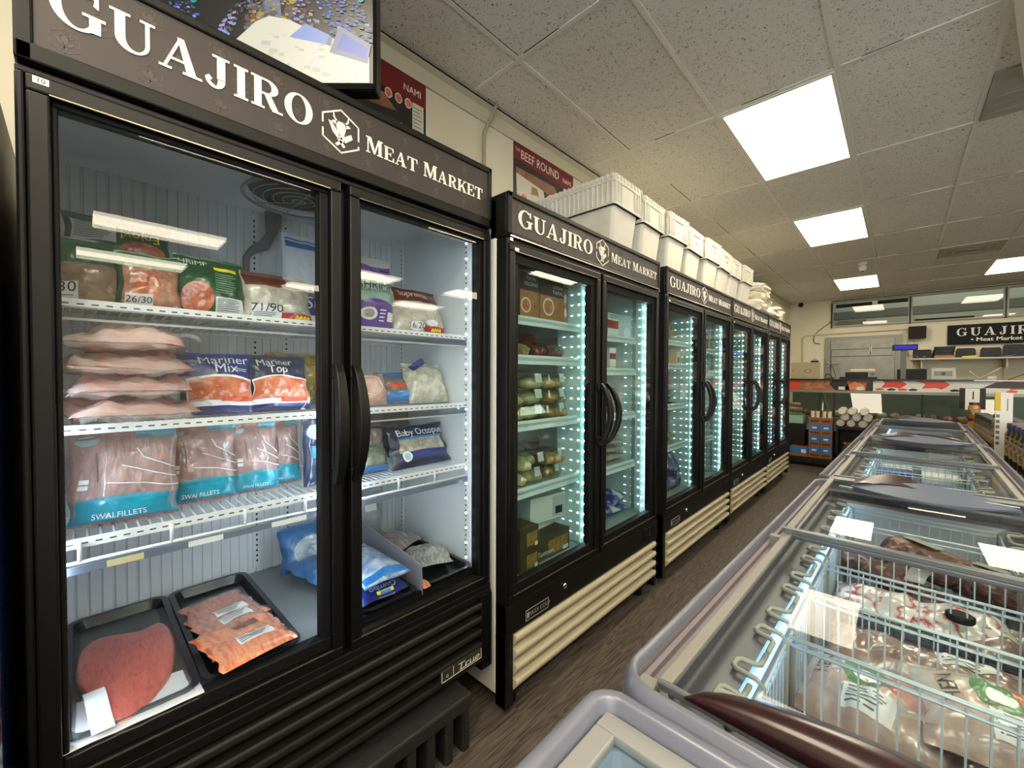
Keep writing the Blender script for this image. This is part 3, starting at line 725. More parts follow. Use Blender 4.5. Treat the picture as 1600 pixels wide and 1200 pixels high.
    b = M(); b.box(x+.0002, x+.001, .036, .058, 1.818, 1.830); b.build('number_sticker', mat('sticker_pale'), t)
    return t
FR = [(1.118, 2.458, 'second black two-door fridge from the camera, first of the matching row'),
      (2.556, 3.946, 'third black two-door fridge, with a visible gap on its near side'),
      (3.966, 5.328, 'fourth black two-door fridge, second from the far end of the row'),
      (5.334, 6.600, 'black two-door fridge at the far end of the row')]
for a, c, lab in FR: maxx_fridge(a, c, lab)
# navy cooler cut by the left edge
t = thing('cooler_cabinet', 'dark navy blue cooler cabinet cut off at the left edge', 'cooler', (0, 0, 0))
m_navy = mat('navy_gloss', '0b1a38', .18, coat=.5, c2='0d2147', scale=2)
b = M(); b.prism(rrect(-1.88, -1.06, -.95, -.092, .045, 6), XYZ, .06, 1.85); b.prism(rrect(-1.87, -1.07, -.94, -.10, .04, 6), XYZ, 1.85, 1.875)
b.build('cabinet', m_navy, t, bev=.01)
M().box(-1.058, -1.052, -.12, -.112, .1, 1.83).build('lit_edge', mat('lit_edge_blue', '1c5aa8', .2, .3), t)  # brighter blue strip paints the light along the cabinet edge
M().prism(rrect(-1.86, -1.10, -.93, -.11, .04, 6), XYZ, 0, .06).build('base', m_blk2, t)
# ------------------------------------------------------------------ packaged goods
class Bag:
    """pillow pack: front faces local +x, width along y, height along z; origin at the middle of its foot"""
    def __init__(s, name, label, loc, w, h, t, m, tilt=-.12, yaw=0, roll=0, seed=1, cat='food bag', group=None, crumple=.35, res=22, seam=.07, lie=False, body='bag'):
        s.w, s.h, s.t, s.seed, s.cr, s.seam, s.lie = w, h, t, seed, crumple, seam, lie
        tilt = tilt-(PI/2 if lie else 0)
        s.o = thing(name, label, cat, loc, group=group, rot=Euler((roll, tilt, yaw), 'XYZ'))
        s.o.rotation_mode = 'XYZ'
        b = M(); n = res
        b.grid(lambda u, v: s.surf(u, v), n, n, 0, True)
        b.grid(lambda u, v: s.surf(u, v, 0, -1), n, n, 0, True, True)
        s.body = b.build(body, m, s.o)
    def prof(s, u, v):
        u = min(max(u, 0), 1); v = min(max(v, 0), 1)
        a = (max(0, 4*u*(1-u)))**.42
        k = (v-s.seam*.4)/(1-1.4*s.seam); k = min(max(k, 0), 1)
        c = (max(0, 4*k*(1-k)))**.42*(1.12-.3*k)
        return a*c
    def surf(s, u, v, eps=0, side=1):
        p = s.prof(u, v); q = Vector((u*3.1*s.w/.2, v*3.1*s.h/.2, s.seed*5.17+side))
        n = mnoise.noise(q)+.5*mnoise.noise(q*2.3)+.28*mnoise.noise(q*5.1)
        T = s.t/2*p*(1+s.cr*n)+.0006
        T += s.cr*.05*s.t*abs(mnoise.noise(q*4.0))*(1-p)
        e = mnoise.noise(Vector((v*4, s.seed*3.3, 1)))*.012*s.w/.2
        y = (u-.5)*s.w*(1-.05*math.sin(PI*v))+e*(2*u-1)
        z = v*s.h+mnoise.noise(Vector((u*4, s.seed*2.1, 7)))*.02*s.h*(1 if v > .5 else .2)*abs(2*v-1)
        if side < 0 and s.lie: T *= .35
        off = mnoise.noise(Vector((u*2.2, v*2.2, s.seed*1.7)))*.10*s.t*(1-.5*p)
        return (side*(T+eps)+off, y, z)
    def patch(s, u0, u1, v0, v1, m, name='printed_panel', eps=.0012, n=14, ell=False, rot=0, par=None, wave=0):
        b = M()
        if ell:
            cu, cv, ru, rv = (u0+u1)/2, (v0+v1)/2, (u1-u0)/2, (v1-v0)/2
            b.grid(lambda i, j: s.surf(cu+ru*j*math.cos(2*PI*i), cv+rv*j*math.sin(2*PI*i), eps), n*2, max(4, n//2), 0)
        else:
            cu, cv = (u0+u1)/2, (v0+v1)/2; cs, sn = math.cos(rot), math.sin(rot); k = s.w/s.h
            def f(i, j):
                a = u0+(u1-u0)*i-cu; c = v0+(v1-v0)*j-cv+(wave*math.sin(i*PI) if j > .5 else 0)
                return s.surf(cu+a*cs-c*sn/k, cv+a*sn*k+c*cs, eps)
            b.grid(f, n, n, 0)
        return b.build(name, m, par or s.o)
    def film(s, eps=.0034, m=None, n=26):
        return s.patch(.02, .98, .03, .97, m or m_film2, 'film', eps, n)
    def text(s, txt, u, v, size, m, eps=.0022, rot=0, sx=1.0, name='print', par=None, mir=1):
        b = M(); cs, sn = math.cos(rot), math.sin(rot)
        text(b, txt, lambda a, c: s.surf(u+(a*cs-c*sn)/s.w, v+(a*sn+c*cs)/s.h, eps), size, 0, sx)
        return b.build(name, m, par or s.o)
    def lines(s, u0, u1, v0, v1, k, m, eps=.002, name='print', par=None, seed=0, h=.35):
        b = M(); r = random.Random(seed)
        for i in range(k):
            a = v0+(v1-v0)*(i+.3)/k; c = a+(v1-v0)/k*h; e = u1-(u1-u0)*r.uniform(0, .35)
            b.grid(lambda p, q: s.surf(u0+(e-u0)*p, a+(c-a)*q, eps), 4, 1, 0)
        return b.build(name, m, par or s.o)
def art(b, strokes, m, name='print', r=.0012, eps=.0015):
    """free strokes on a bag, each a list of (u, v)"""
    g = M()
    for st in strokes:
        P = []
        for (a, c), (d, e) in zip(st, st[1:]):
            P += [b.surf(a+(d-a)*k/5, c+(e-c)*k/5, eps) for k in range(5)]
        P.append(b.surf(*st[-1], eps)); g.tube(P, r, 5)
    return g.build(name, m, b.o)
m_green = mat('bag_green', '1f5c33', .3, coat=.6, c2='18492a', scale=18, bump=.35, bscale=55)
m_green2 = mat('bag_dark_green', '263a2c', .32, coat=.5, c2='1c2c22', scale=14, bump=.35, bscale=55)
m_shrimp = mat('frozen_shrimp', 'c58b74', .22, c2='a06a54', c3='d9b49e', scale=38, detail=4, coat=1, bump=.5, bscale=45)
m_shrimp2 = mat('frozen_shrimp_grey', 'a58a74', .22, c2='8a6c58', c3='c2ae9c', scale=34, detail=4, coat=1, bump=.5, bscale=45)
m_cook = mat('cooked_shrimp', 'd9805c', .22, c2='b9604a', c3='ecb9a0', scale=40, coat=1, bump=.5, bscale=40)
m_white_l = mat('white_label', 'e9eaea', .45); m_ink = mat('black_ink', '161616', .5); m_grey_ink = mat('grey_ink', '5f6468', .5)
m_yel = mat('yellow_print', 'f0e21e', .4); m_wink = mat('white_ink', 'eef0f0', .45); m_red = mat('red_print', 'b01f22', .35, coat=.5)
m_brown = mat('bag_brown', '5e2d24', .3, coat=.5, c2='4d241d', scale=10, bump=.3, bscale=50)
m_clearw = mat('clear_white_film', 'cfc9bb', .18, c2='b5ad9c', c3='e6e2d8', scale=26, coat=1, bump=.55, bscale=36)
m_blue = mat('bag_royal_blue', '1d2f86', .28, coat=.6, c2='17266c', scale=9, bump=.3, bscale=50)
m_navyb = mat('bag_navy', '1c2a4d', .28, coat=.6, c2='14203c', scale=9, bump=.3, bscale=50)
m_teal = mat('bag_teal', '19a3bd', .25, coat=.7, c2='128ba4', scale=9, bump=.35, bscale=45)
m_fil = mat('pale_fish_fillet', 'c98d83', .2, c2='dcb3a8', c3='b8746c', scale=9, detail=5, coat=1, bump=.6, bscale=30, stretch=(1, 1, 3))
m_swai = mat('swai_fillet', 'b5887f', .2, c2='98706a', c3='d0b5ae', scale=15, detail=4, coat=1, bump=.5, bscale=30, stretch=(1, 3, 1))
m_purple = mat('bag_purple', '6a4a9c', .35, coat=.4); m_mint = mat('bag_mint', '9fc4b8', .35, coat=.4, c2='8fb8ac', scale=8, bump=.25, bscale=50)
m_lblue = mat('bag_light_blue', '2f86d0', .3, coat=.6, c2='2474bb', scale=10, bump=.35, bscale=50)
m_steel_blue = mat('bag_steel_blue', '3f6f9e', .3, coat=.6, c2='2f5c8c', c3='8fb0cc', scale=10, bump=.45, bscale=45)
m_film = film_mat('bag_film', white=.22)
m_film2 = film_mat('wrinkled_film', white=.10, rough=.10, bump=1.0, bscale=34)
m_squid = mat('frozen_octopus', 'b9b3a4', .25, c2='8f8878', c3='dad6cb', scale=30, coat=1, bump=.6, bscale=40)
m_oyst = mat('frozen_oyster', 'd5d2bf', .2, c2='a9a894', c3='efeee2', scale=30, detail=5, coat=1, bump=.7, bscale=34)
m_mix = mat('seafood_print', 'd4754a', .3, c2='b85534', c3='f0c8a8', scale=40, detail=3, coat=.6, bump=.3, bscale=60)
m_yelbag = mat('bag_yellow', 'c9a62e', .35, c2='6f6440', c3='dcc25a', scale=25, coat=.4)

# ---- top shelf, left door
Z1, Z2, Z3, Z0 = 1.496, 1.231, .991, .579
G1 = 'frozen seafood bags in the seafood fridge'
b = Bag('shrimp_bag', 'green shrimp bag with clear window, first from left on the top shelf', (-1.40, .022, Z1), .108, .165, .07, m_green, -.10, seed=1, group=G1)
b.patch(.04, .96, .04, .60, m_shrimp2, 'window', .0014); st = b.patch(.02, .34, .0, .33, m_white_l, 'sticker', .0026); b.text('30', .17, .25, .032, m_ink, .0040, par=st); b.lines(.06, .30, .04, .16, 3, m_grey_ink, .0038, par=st)
b = Bag('shrimp_bag', 'green shrimp bag with 26/30 label, second from left on the top shelf', (-1.385, .131, Z1), .125, .15, .07, m_green, -.12, seed=2, group=G1)
b.patch(.08, .95, .03, .72, m_shrimp, 'window', .0014); b.patch(.22, .66, .16, .66, m_cook, 'printed_panel', .0022, ell=True); st = b.patch(.12, .52, .0, .26, m_white_l, 'sticker', .0034); b.text('26/30', .32, .16, .021, m_ink, .0048, par=st); b.lines(.16, .48, .02, .08, 1, m_grey_ink, .0045, par=st)
b = Bag('shrimp_bag', 'upside-down green shrimp bag lying behind the first two, top shelf', (-1.53, .085, Z1), .215, .262, .09, m_green, -.10, seed=3, group=G1)
st = b.patch(.06, .46, .72, .94, m_white_l, 'nutrition_panel', .002); b.lines(.08, .44, .74, .92, 8, m_grey_ink, .0035, par=st)
b.text('Enjoy!', .70, .84, .036, m_yel, .003, rot=PI); b.patch(.5, .94, .58, .78, m_cook, 'printed_panel', .002, ell=True); b.text('PREMIUM S', .3, .60, .03, m_wink, .003, rot=.0)
b = Bag('shrimp_bag', 'large green shrimp bag with round window, third from left on top shelf', (-1.40, .262, Z1), .17, .172, .085, m_green, -.16, seed=4, group=G1)
b.patch(.06, .50, .03, .52, m_cook, 'window', .0016, ell=True); b.text('SHRIMP', .20, .86, .022, m_wink, .003, sx=1.1); st = b.patch(.52, .86, .76, .82, m_yel, 'printed_panel', .002)
st = b.patch(.52, .92, .02, .30, m_white_l, 'nutrition_panel', .002); b.lines(.54, .90, .04, .28, 9, m_grey_ink, .0034, par=st); b.lines(.52, .86, .36, .72, 9, mat('pale_green_ink', '8fb59a', .5), .002)
b = Bag('shrimp_bag', 'brown and clear bag with 71/90 label, fourth on the top shelf', (-1.385, .428, Z1), .20, .155, .075, m_clearw, -.2, seed=5, group=G1)
b.patch(.02, .60, .72, 1.0, m_brown, 'header_strip', .0016); b.patch(.02, .98, .68, .73, mat('bag_brown2', '7c4030', .35), 'printed_panel', .0015)
st = b.patch(.10, .50, .03, .30, m_white_l, 'sticker', .0025); b.text('71/90', .30, .24, .034, m_ink, .0042, par=st, sx=1.15); b.lines(.13, .46, .05, .17, 4, m_grey_ink, .004, par=st)
st = b.patch(.50, .97, .02, .17, m_red, 'sticker', .0026); art(b, [[(.70+.06*k, .06), (.72+.06*k, .13), (.75+.06*k, .06)] for k in range(4)], m_yel, r=.003, eps=.004)
b.patch(.62, .76, .44, .62, mat('grey_seal', '9d9a90', .5), 'seal', .002, ell=True)
b = Bag('frozen_food_bag', 'tall white and blue bag at the back of the top shelf, by the mullion', (-1.63, .60, Z1), .17, .36, .08, mat('bag_white_blue', 'dfe4ea', .3, coat=.4, bump=.3, bscale=50), -.03, seed=6, group=G1)
b.patch(.05, .95, .86, .96, m_lblue, 'header_strip', .002); b.patch(.15, .98, .18, .46, m_blue, 'printed_panel', .002); b.text('SE', .55, .30, .06, m_wink, .0035)
# ---- top shelf, right door
b = Bag('shrimp_bag', 'tall mint and purple shrimp bag, left on the right-hand top shelf', (-1.38, .735, Z1), .15, .27, .07, mat('bag_pale_grey', 'cfd2d8', .3, coat=.5, bump=.3, bscale=50), -.06, seed=7, group=G1)
b.patch(.02, .98, .76, .90, m_purple, 'header_strip', .0018, wave=-.05); b.patch(.02, .98, .34, .72, m_mint, 'printed_panel', .0016); b.patch(.02, .98, .03, .36, m_purple, 'printed_panel', .0022, wave=.06)
b.text('SHRIMP', .52, .60, .040, m_ink, .0034); b.text('COOKED', .52, .685, .018, m_ink, .0034); b.text('PEELED & DEVEINED', .52, .53, .014, m_ink, .0034)
b.patch(.08, .50, .14, .30, m_wink, 'plate_print', .0034, ell=True); b.patch(.16, .42, .17, .27, m_squid, 'plate_print', .0044, ell=True); st = b.patch(.78, .98, .14, .26, m_white_l, 'barcode', .0034)
b.lines(.56, .74, .12, .30, 4, m_wink, .0036)
b = Bag('shrimp_bag', 'brown-topped clear shrimp bag with 16/20 label on the right-hand top shelf', (-1.36, .925, Z1), .235, .195, .07, m_clearw, -.34, seed=8, group=G1)
b.patch(.03, .97, .66, 1.0, m_brown, 'header_strip', .0016); b.text('Supreme', .42, .84, .04, mat('cream_ink', 'd8c8a8', .5), .003, rot=-.05); st = b.patch(.22, .52, .05, .22, m_white_l, 'sticker', .0026, ell=True); b.text('16/20', .37, .135, .030, m_ink, .0042, par=st, sx=1.15)
b.patch(.52, .94, .03, .15, m_red, 'sticker', .0026); art(b, [[(.66+.05*k, .06), (.68+.05*k, .11), (.70+.05*k, .06)] for k in range(4)], m_yel, r=.003, eps=.004); b.patch(.55, .80, .16, .28, m_white_l, 'seal', .0024, ell=True)
# ---- middle shelf, left: a pile of fillet packs
rr = random.Random(5)
for k, (yy, dz, yaw, lab) in enumerate(((.105, 0, .10, 'lowest'), (.085, .055, -.08, 'second lowest'), (.095, .108, .06, 'second highest'), (.070, .160, -.16, 'topmost'))):
    w_ = (.24, .22, .22, .20)[k]
    b = Bag('fish_fillet_pack', 'clear pack of pale pink fish fillets, %s of the pile on the middle shelf' % lab, (-1.255+.012*k, yy, Z2+.016+dz), w_, .34, .082, m_fil, .03-.02*k, yaw, .05*(-1)**k, seed=10+k, group='stacked pink fish fillet packs', lie=True, crumple=.75, res=34, cat='fish pack')
    g = M()
    def wing(i, j, b=b, k=k):
        p = b.surf(.90+.1*i, .05+.3*j, .002); return (p[0]+.004*math.sin(9*j+k)+.012*i, p[1]+.035*i*(1-.6*abs(j-.5)), p[2]-.012*i)
    g.grid(wing, 8, 10); 
    def fr(i, j, b=b, k=k):
        p = b.surf(.06+.8*i, .0+.05*(1-j), .002); return (p[0]-.014*j+.005*math.sin(14*i+k), p[1], p[2]-.028*j)
    g.grid(fr, 24, 4); g.build('film_edge', m_film, b.o); b.film()
b = Bag('seafood_mix_bag', 'royal blue seafood mix bag with printed shrimp heap on the middle shelf', (-1.375, .272, Z2), .175, .175, .08, m_blue, -.28, seed=15, group=G1)
b.patch(.06, .97, .10, .54, m_wink, 'printed_panel', .0016, wave=.06); b.patch(.08, .96, .18, .50, m_mix, 'printed_panel', .0028, wave=.06); b.patch(.5, .97, .16, .24, mat('orange_print', 'd2481e', .35), 'printed_panel', .0038)
b.text('Mariner', .58, .85, .038, m_wink, .003, rot=.04); b.text('Mix', .60, .70, .038, m_wink, .003, rot=.04); b.lines(.74, .95, .66, .72, 2, m_wink)
b = Bag('seafood_mix_bag', 'dark navy seafood bag right of the royal blue mix bag', (-1.38, .430, Z2), .175, .175, .08, m_navyb, -.28, seed=16, group=G1)
b.patch(.04, .95, .08, .53, m_wink, 'printed_panel', .0016, wave=.06); b.patch(.05, .94, .18, .50, m_mix, 'printed_panel', .0028, wave=.06); b.patch(.46, .9, .12, .20, mat('orange_print'), 'printed_panel', .0038); b.patch(.02, .98, .02, .10, m_blue, 'foot_strip', .002)
b.text('Mariner', .42, .83, .032, m_wink, .003, rot=.05); b.text('Top', .45, .69, .034, m_wink, .003, rot=.05); b.text('2', .86, .05, .03, m_wink, .004)
b = Bag('frozen_food_bag', 'yellow bag behind the navy seafood bag on the middle shelf', (-1.63, .56, Z2), .20, .19, .07, m_yelbag, -.1, seed=17, group=G1)
# ---- middle shelf, right
b = Bag('scallop_bag', 'clear bag of pink seafood discs at the left of the right-hand middle shelf', (-1.37, .715, Z2), .15, .125, .09, mat('scallop_pink', 'd8ab98', .2, c2='c58f7c', c3='eed8cc', scale=24, coat=1, bump=.7, bscale=30), -.45, seed=18, group=G1)
b.film(); art(b, [[(.5+.3*math.cos(a+p), .5+.3*math.sin(a+p)) for a in (0, 1, 2, 3)] for p in (0, 2, 4)], mat('cream_outline', 'eadfd0', .4), r=.002)
b = Bag('shellfish_bag', 'blue and clear bag with orange print on the right-hand middle shelf', (-1.39, .855, Z2), .17, .135, .07, mat('smoky_film', '8a7d78', .2, c2='6e6360', c3='b5aaa4', scale=22, coat=1, bump=.5), -.5, seed=19, group=G1)
b.patch(.05, .95, .0, .30, m_lblue, 'foot_strip', .0016); b.patch(.1, .8, .78, 1.0, m_lblue, 'header_strip', .0016); b.patch(.2, .75, .40, .56, mat('orange_print'), 'printed_panel', .002, ell=True)
b = Bag('oyster_bag', 'clear bag of whitish shellfish with folded blue header, right-hand middle shelf', (-1.36, .965, Z2), .185, .17, .085, m_oyst, -.42, seed=20, group=G1)
b.patch(.10, .62, .86, 1.02, m_blue, 'header_strip', .002, rot=.5)
# ---- lowest shelf, left: teal swai bags
def swai(y, x, w_, h_, seed, lab, tilt=-.1, yaw=0, foot=True):
    b = Bag('fish_fillet_bag', lab, (x, y, Z3), w_, h_, .085, m_swai, tilt, yaw, seed=seed, group='clear fillet bags with teal foot band', crumple=.3)
    b.patch(.0, 1.0, .02, .27, m_teal, 'foot_band', .0022, wave=.05); b.patch(.60, .98, .90, .99, m_teal, 'header_strip', .0016)
    art(b, [[(.62-.1*q, .80-.12*q), (.68, .70-.1*q), (.86, .62-.09*q), (.99, .54-.07*q)] for q in (0, 1.4, 2.8)], m_wink, 'wave_print', .0016, .0018)
    art(b, [[(.25, .78-.04*q), (.26, .5-.02*q)] for q in (0, 1)], mat('vertical_ink', '6c5a58', .5), 'print', .0014, .0018)
    b.patch(.06, .28, .86, .96, mat('pale_seal', 'a8ccd4', .4), 'seal', .002, ell=True)
    for q in range(2): b.patch(.09, .18, .40+.06*q, .445+.06*q, m_white_l, 'number_box', .002)
    b.text('SWAI FILLETS', .45, .10, w_*.095, m_wink, .0042, sx=.9); b.patch(.02, .98, .28, .97, m_film2, 'film', .004, 20)
    return b
swai(.078, -1.345, .20, .215, 21, 'clear fillet bag at far left of the lowest shelf, teal band drooping', -.06, -.12)
swai(.205, -1.55, .16, .22, 22, 'clear fillet bag standing behind the far-left teal-banded ones')
swai(.235, -1.395, .17, .21, 23, 'clear fillet bag with teal band, second from left on the lowest shelf', -.12)
swai(.365, -1.40, .125, .205, 24, 'clear fillet bag with teal band, third from left on the lowest shelf', -.12)
swai(.455, -1.44, .10, .20, 25, 'clear fillet bag with teal band, rightmost behind the left door', -.12)
b = Bag('fish_pouch', 'dark blue pouch hanging at the mullion end of the lowest shelf', (-1.34, .515, Z3), .07, .21, .04, m_navyb, -.05, seed=26, group=G1)
b.patch(.1, .9, .70, .92, mat('pale_seal'), 'seal', .0016, ell=True); b.patch(.3, .9, .42, .6, m_lblue, 'printed_panel', .0016)
# ---- lowest shelf, right: octopus packs
b = Bag('octopus_pack', 'clear and blue octopus bag leaning at the left of the right-hand lowest shelf', (-1.36, .715, Z3), .13, .105, .09, mat('octopus_green', '7f8674', .22, c2='5f6656', c3='c9ccc0', scale=26, coat=1, bump=.7, bscale=36), -.3, seed=27, group=G1)
b.patch(.0, 1, .0, .2, m_lblue, 'foot_strip', .0018)
b = Bag('octopus_pack', 'clear octopus bag with dark blue edges behind the leaning one', (-1.45, .735, Z3), .15, .17, .09, mat('octopus_pink', 'a08d88', .22, c2='7d6b68', c3='cfc6c2', scale=26, coat=1, bump=.7, bscale=36), -.1, seed=28, group=G1)
b.patch(.0, 1, .86, 1, m_navyb, 'header_strip', .0018)
b = Bag('octopus_pack', 'dark blue baby octopus pack with white window, right-hand lowest shelf', (-1.345, .925, Z3), .265, .165, .05, m_navyb, -.42, .0, .02, seed=29, group=G1, crumple=.15)
b.patch(.13, .90, .30, .66, m_squid, 'window', .0016); b.text('Baby Octopus', .55, .80, .040, m_wink, .0026); b.patch(.10, .92, .16, .32, m_blue, 'printed_panel', .002, wave=.03); b.patch(.12, .92, .64, .69, m_lblue, 'printed_panel', .002)
b.patch(.14, .29, .12, .36, m_white_l, 'seal', .0034, ell=True); b.patch(.165, .265, .16, .32, mat('pale_seal'), 'seal', .0042, ell=True); b.patch(.26, .29, .76, .82, m_wink, 'mark', .003)
b = Bag('octopus_pack', 'black and grey bag slumped behind the baby octopus pack', (-1.58, .92, Z3), .20, .2, .08, mat('smoky_dark', '4c5250', .2, c2='2c302f', c3='c4c8c6', scale=12, coat=1, bump=.5), -.1, seed=30, group=G1)
# ---- floor of the fridge
m_tray = mat('tray_black', '131416', .3, coat=.3)
def tray(name, x0, x1, y0, y1, z, label, h=.028, cat='tray', group=None):
    t = thing(name, label, cat, ((x0+x1)/2, (y0+y1)/2, z), group=group)
    hx, hy = (x1-x0)/2, (y1-y0)/2; n = 5
    o = rrect(-hx, hx, -hy, hy, .035, n); i = rrect(-hx+.014, hx-.014, -hy+.014, hy-.014, .026, n); f = rrect(-hx+.028, hx-.028, -hy+.028, hy-.028, .02, n)
    u = rrect(-hx+.022, hx-.022, -hy+.022, hy-.022, .024, n); k = len(o); b = M()
    R = [[(a, c, 0) for a, c in u], [(a, c, h-.004) for a, c in o], [(a, c, h) for a, c in o], [(a, c, h) for a, c in i], [(a, c, .004) for a, c in f]]
    b.add([p for r in R for p in r], [(q*k+j, q*k+(j+1) % k, (q+1)*k+(j+1) % k, (q+1)*k+j) for q in range(4) for j in range(k)]+[tuple(range(4*k, 5*k)), tuple(range(k-1, -1, -1))], 0, False)
    b.build('shell', m_tray, t)
    return t
TG = 'black trays on the fridge floor'
tray('food_tray', -1.775, -1.19, -.030, .196, Z0, 'black tray at far left of the fridge floor, holding the red fish slab', group=TG)
tray('food_tray', -1.775, -1.19, .200, .425, Z0, 'black tray on the fridge floor holding the orange salmon packs', group=TG)
tray('food_tray', -1.74, -1.185, .600, .800, Z0, 'black tray on the fridge floor under the blue gumbo bags', group=TG)
tray('food_tray', -1.74, -1.19, .830, 1.050, Z0, 'black tray behind the right door holding the grey fish bags', group=TG)
# red fish slab in a vacuum pouch on its paper
t = thing('fish_slab', 'large red fish slab in a clear vacuum pouch on the left tray', 'fish', (-1.43, .085, Z0+.012))
P = [(.235, .06), (.20, .085), (.10, .092), (.0, .083), (-.10, .080), (-.16, .092), (-.20, .078), (-.215, .045), (-.17, .005), (-.13, -.05), (-.04, -.085), (.08, -.088), (.18, -.06), (.235, -.02)]
P = [(-.019, -.096), (-.075, -.093), (-.145, -.088), (-.185, -.062), (-.175, -.019), (-.135, .030), (-.150, .055), (-.165, .076), (-.110, .094), (.003, .093), (.11, .075), (.152, .056), (.194, .030), (.232, .006), (.245, -.012), (.240, -.042), (.229, -.055), (.138, -.062), (.071, -.078), (.035, -.090)][::-1]
m_tuna = mat('red_fish_flesh', 'a82c1a', .3, c2='d0553a', c3='98281a', scale=26, detail=8, coat=.8, stretch=(.6, 2.6, 1), dist=1.4, stops=(.3, .55, .75), bump=.15, bscale=40)
b = M(); n = len(P); C0 = (sum(p[0] for p in P)/n, sum(p[1] for p in P)/n)
rings = [(1, 0), (1.02, .010), (.96, .020), (.80, .026), (.5, .028), (.2, .029)]
b.add([(C0[0]+(p[0]-C0[0])*k, C0[1]+(p[1]-C0[1])*k, z) for k, z in rings for p in P], [(q*n+j, q*n+(j+1) % n, (q+1)*n+(j+1) % n, (q+1)*n+j) for q in range(5) for j in range(n)]+[tuple(range(5*n, 6*n))], 0, True)
o = b.build('flesh', m_tuna, t); md = o.modifiers.new('smooth', 'SUBSURF'); md.levels = 2; md.render_levels = 2
b = M(); b.grid(lambda i, j: (-.27+.54*j, -.108+.21*i, .004+.030*(max(0, 4*i*(1-i))**.35)*(max(0, 4*j*(1-j))**.3)+.003*mnoise.noise(Vector((i*7, j*9, 3)))), 24, 40); b.build('film', film_mat('pouch_film', white=.08, bump=.35, bscale=14), t)
b = M(); b.grid(lambda i, j: (.08+.19*j+.05*i*(1-j), -.112+.222*i, .003+.010*j*j+.004*abs(mnoise.noise(Vector((i*3, j*6, 1))))), 12, 12); b.build('paper', mat('white_paper', 'dcdde2', .6), t)
b = M(); b.grid(lambda i, j: (.12+.14*j, -.085+.035*i+.012*j, .036+.003*math.sin(j*7)-.016*j*j), 4, 12); b.build('label', m_white_l, t)
# salmon packs
m_salm = mat('salmon', 'cf5a2c', .25, c2='f09a66', c3='d8683a', scale=26, detail=5, coat=1, stretch=(1, 3, 1), bump=.4, bscale=34)
m_salm2 = mat('salmon_dull', 'a5583e', .25, c2='cf8a6e', c3='b0624a', scale=26, detail=5, coat=1, stretch=(1, 3, 1), bump=.4, bscale=34)
SP = [(-1.52, .31, .165, m_salm2, .18, 'farthest back in the tray, without a label', 0), (-1.42, .315, .18, m_salm2, .16, 'second from the back, white label', 1), (-1.355, .318, .17, m_salm2, .2, 'third from the back, grey label', 1),
      (-1.28, .315, .185, m_salm, .22, 'second from the front, barcode printed', 2), (-1.195, .32, .18, m_salm, .12, 'nearest the glass, white label', 1)]
for k, (xx, yy, w_, m_, yaw, lab, L) in enumerate(SP):
    b = Bag('salmon_pack', 'orange salmon pack %s' % lab, (xx+.02, yy, Z0+.022+.006*k), w_, .13, .040, m_, .05, yaw, 0, seed=40+k, lie=True, group='salmon packs on the black tray', cat='fish pack', crumple=.3)
    if L == 1:
        st = b.patch(.30, .80, .38, .70, m_white_l, 'sticker', .002, rot=.0); b.lines(.33, .77, .42, .66, 4, m_grey_ink, .0034, par=st)
    b.film(.005)
    if L == 2:
        g = M(); q = random.Random(2)
        for j in range(12): g.grid(lambda i, v, j=j: b.surf(.42+.03*j+.014*i, .35+.28*v, .002), 1, 4)
        g.build('barcode', m_ink, b.o); b.text('SALMON', .55, .74, .012, m_ink, .002)
# divider board, gumbo bags, middle blue bags, grey fish bags
t = thing('divider_board', 'thin grey divider board standing between the trays behind the right door', 'divider', (-1.45, .815, Z0))
M().prism([(-.30, 0), (.258, 0), (.252, .10), (.18, .112), (-.30, .155)], XZY, -.002, .002).build('board', mat('divider_grey', '8d8a94', .45), t)
m_gumbo = mat('bag_gumbo', '2a5fa8', .28, c2='c9d4dd', c3='3f86c8', scale=14, coat=1, bump=.5, bscale=36)
for k, (zz, lab) in enumerate(((0, 'lower'), (.052, 'upper'))):
    b = Bag('gumbo_bag', 'blue gumbo mix bag, %s of the two by the divider board' % lab, (-1.215+.0*k, .69+.01*k, Z0+.034+zz), .17, .30, .062, (m_blue, m_gumbo)[k], .06, .05, 0, seed=50+k, lie=True, group=G1)
    if k == 0:
        b.text('Gumbo', .52, .10, .030, mat('pale_blue_ink', 'bfe0f4', .5), .003, rot=PI); b.patch(.35, .70, .0, .06, m_yel, 'printed_panel', .002)
    b.patch(.02, .98, .0, .12, m_lblue, 'foot_strip', .0016) if k else b.patch(.42, .64, .01, .05, m_lblue, 'printed_panel', .003)
b = Bag('frozen_food_bag', 'steel blue bag standing at the back by the mullion', (-1.62, .60, Z0+.03), .20, .165, .09, m_steel_blue, -.25, seed=53, group=G1)
b.patch(.15, .9, .12, .72, mat('fish_picture', 'a8b4bd', .3, c2='6d7f8f', c3='d5dde2', scale=16, coat=1, bump=.6), 'window', .002, ell=True)
b = Bag('frozen_food_bag', 'steel blue bag lying in front of the standing one by the mullion', (-1.46, .64, Z0+.045), .19, .18, .07, m_steel_blue, .1, .3, 0, seed=54, lie=True, group=G1)
m_gfish = mat('grey_fish', '8e817d', .2, c2='6e625f', c3='b3aaa6', scale=10, detail=5, coat=1, bump=.6, bscale=26, stretch=(1, 3, 1))
m_crink = mat('crinkled_silver_film', 'b9bbb8', .16, c2='85867f', c3='e6e8e8', scale=34, detail=5, coat=1, bump=.9, bscale=40, stretch=(1, 3, 1))
Bag('fish_fillet_pack', 'clear pack of brownish fish lying at the back behind the divider board', (-1.46, .93, Z0+.06), .20, .26, .085, m_gfish, -.12, .25, 0, seed=55, lie=True, group=G1).film()
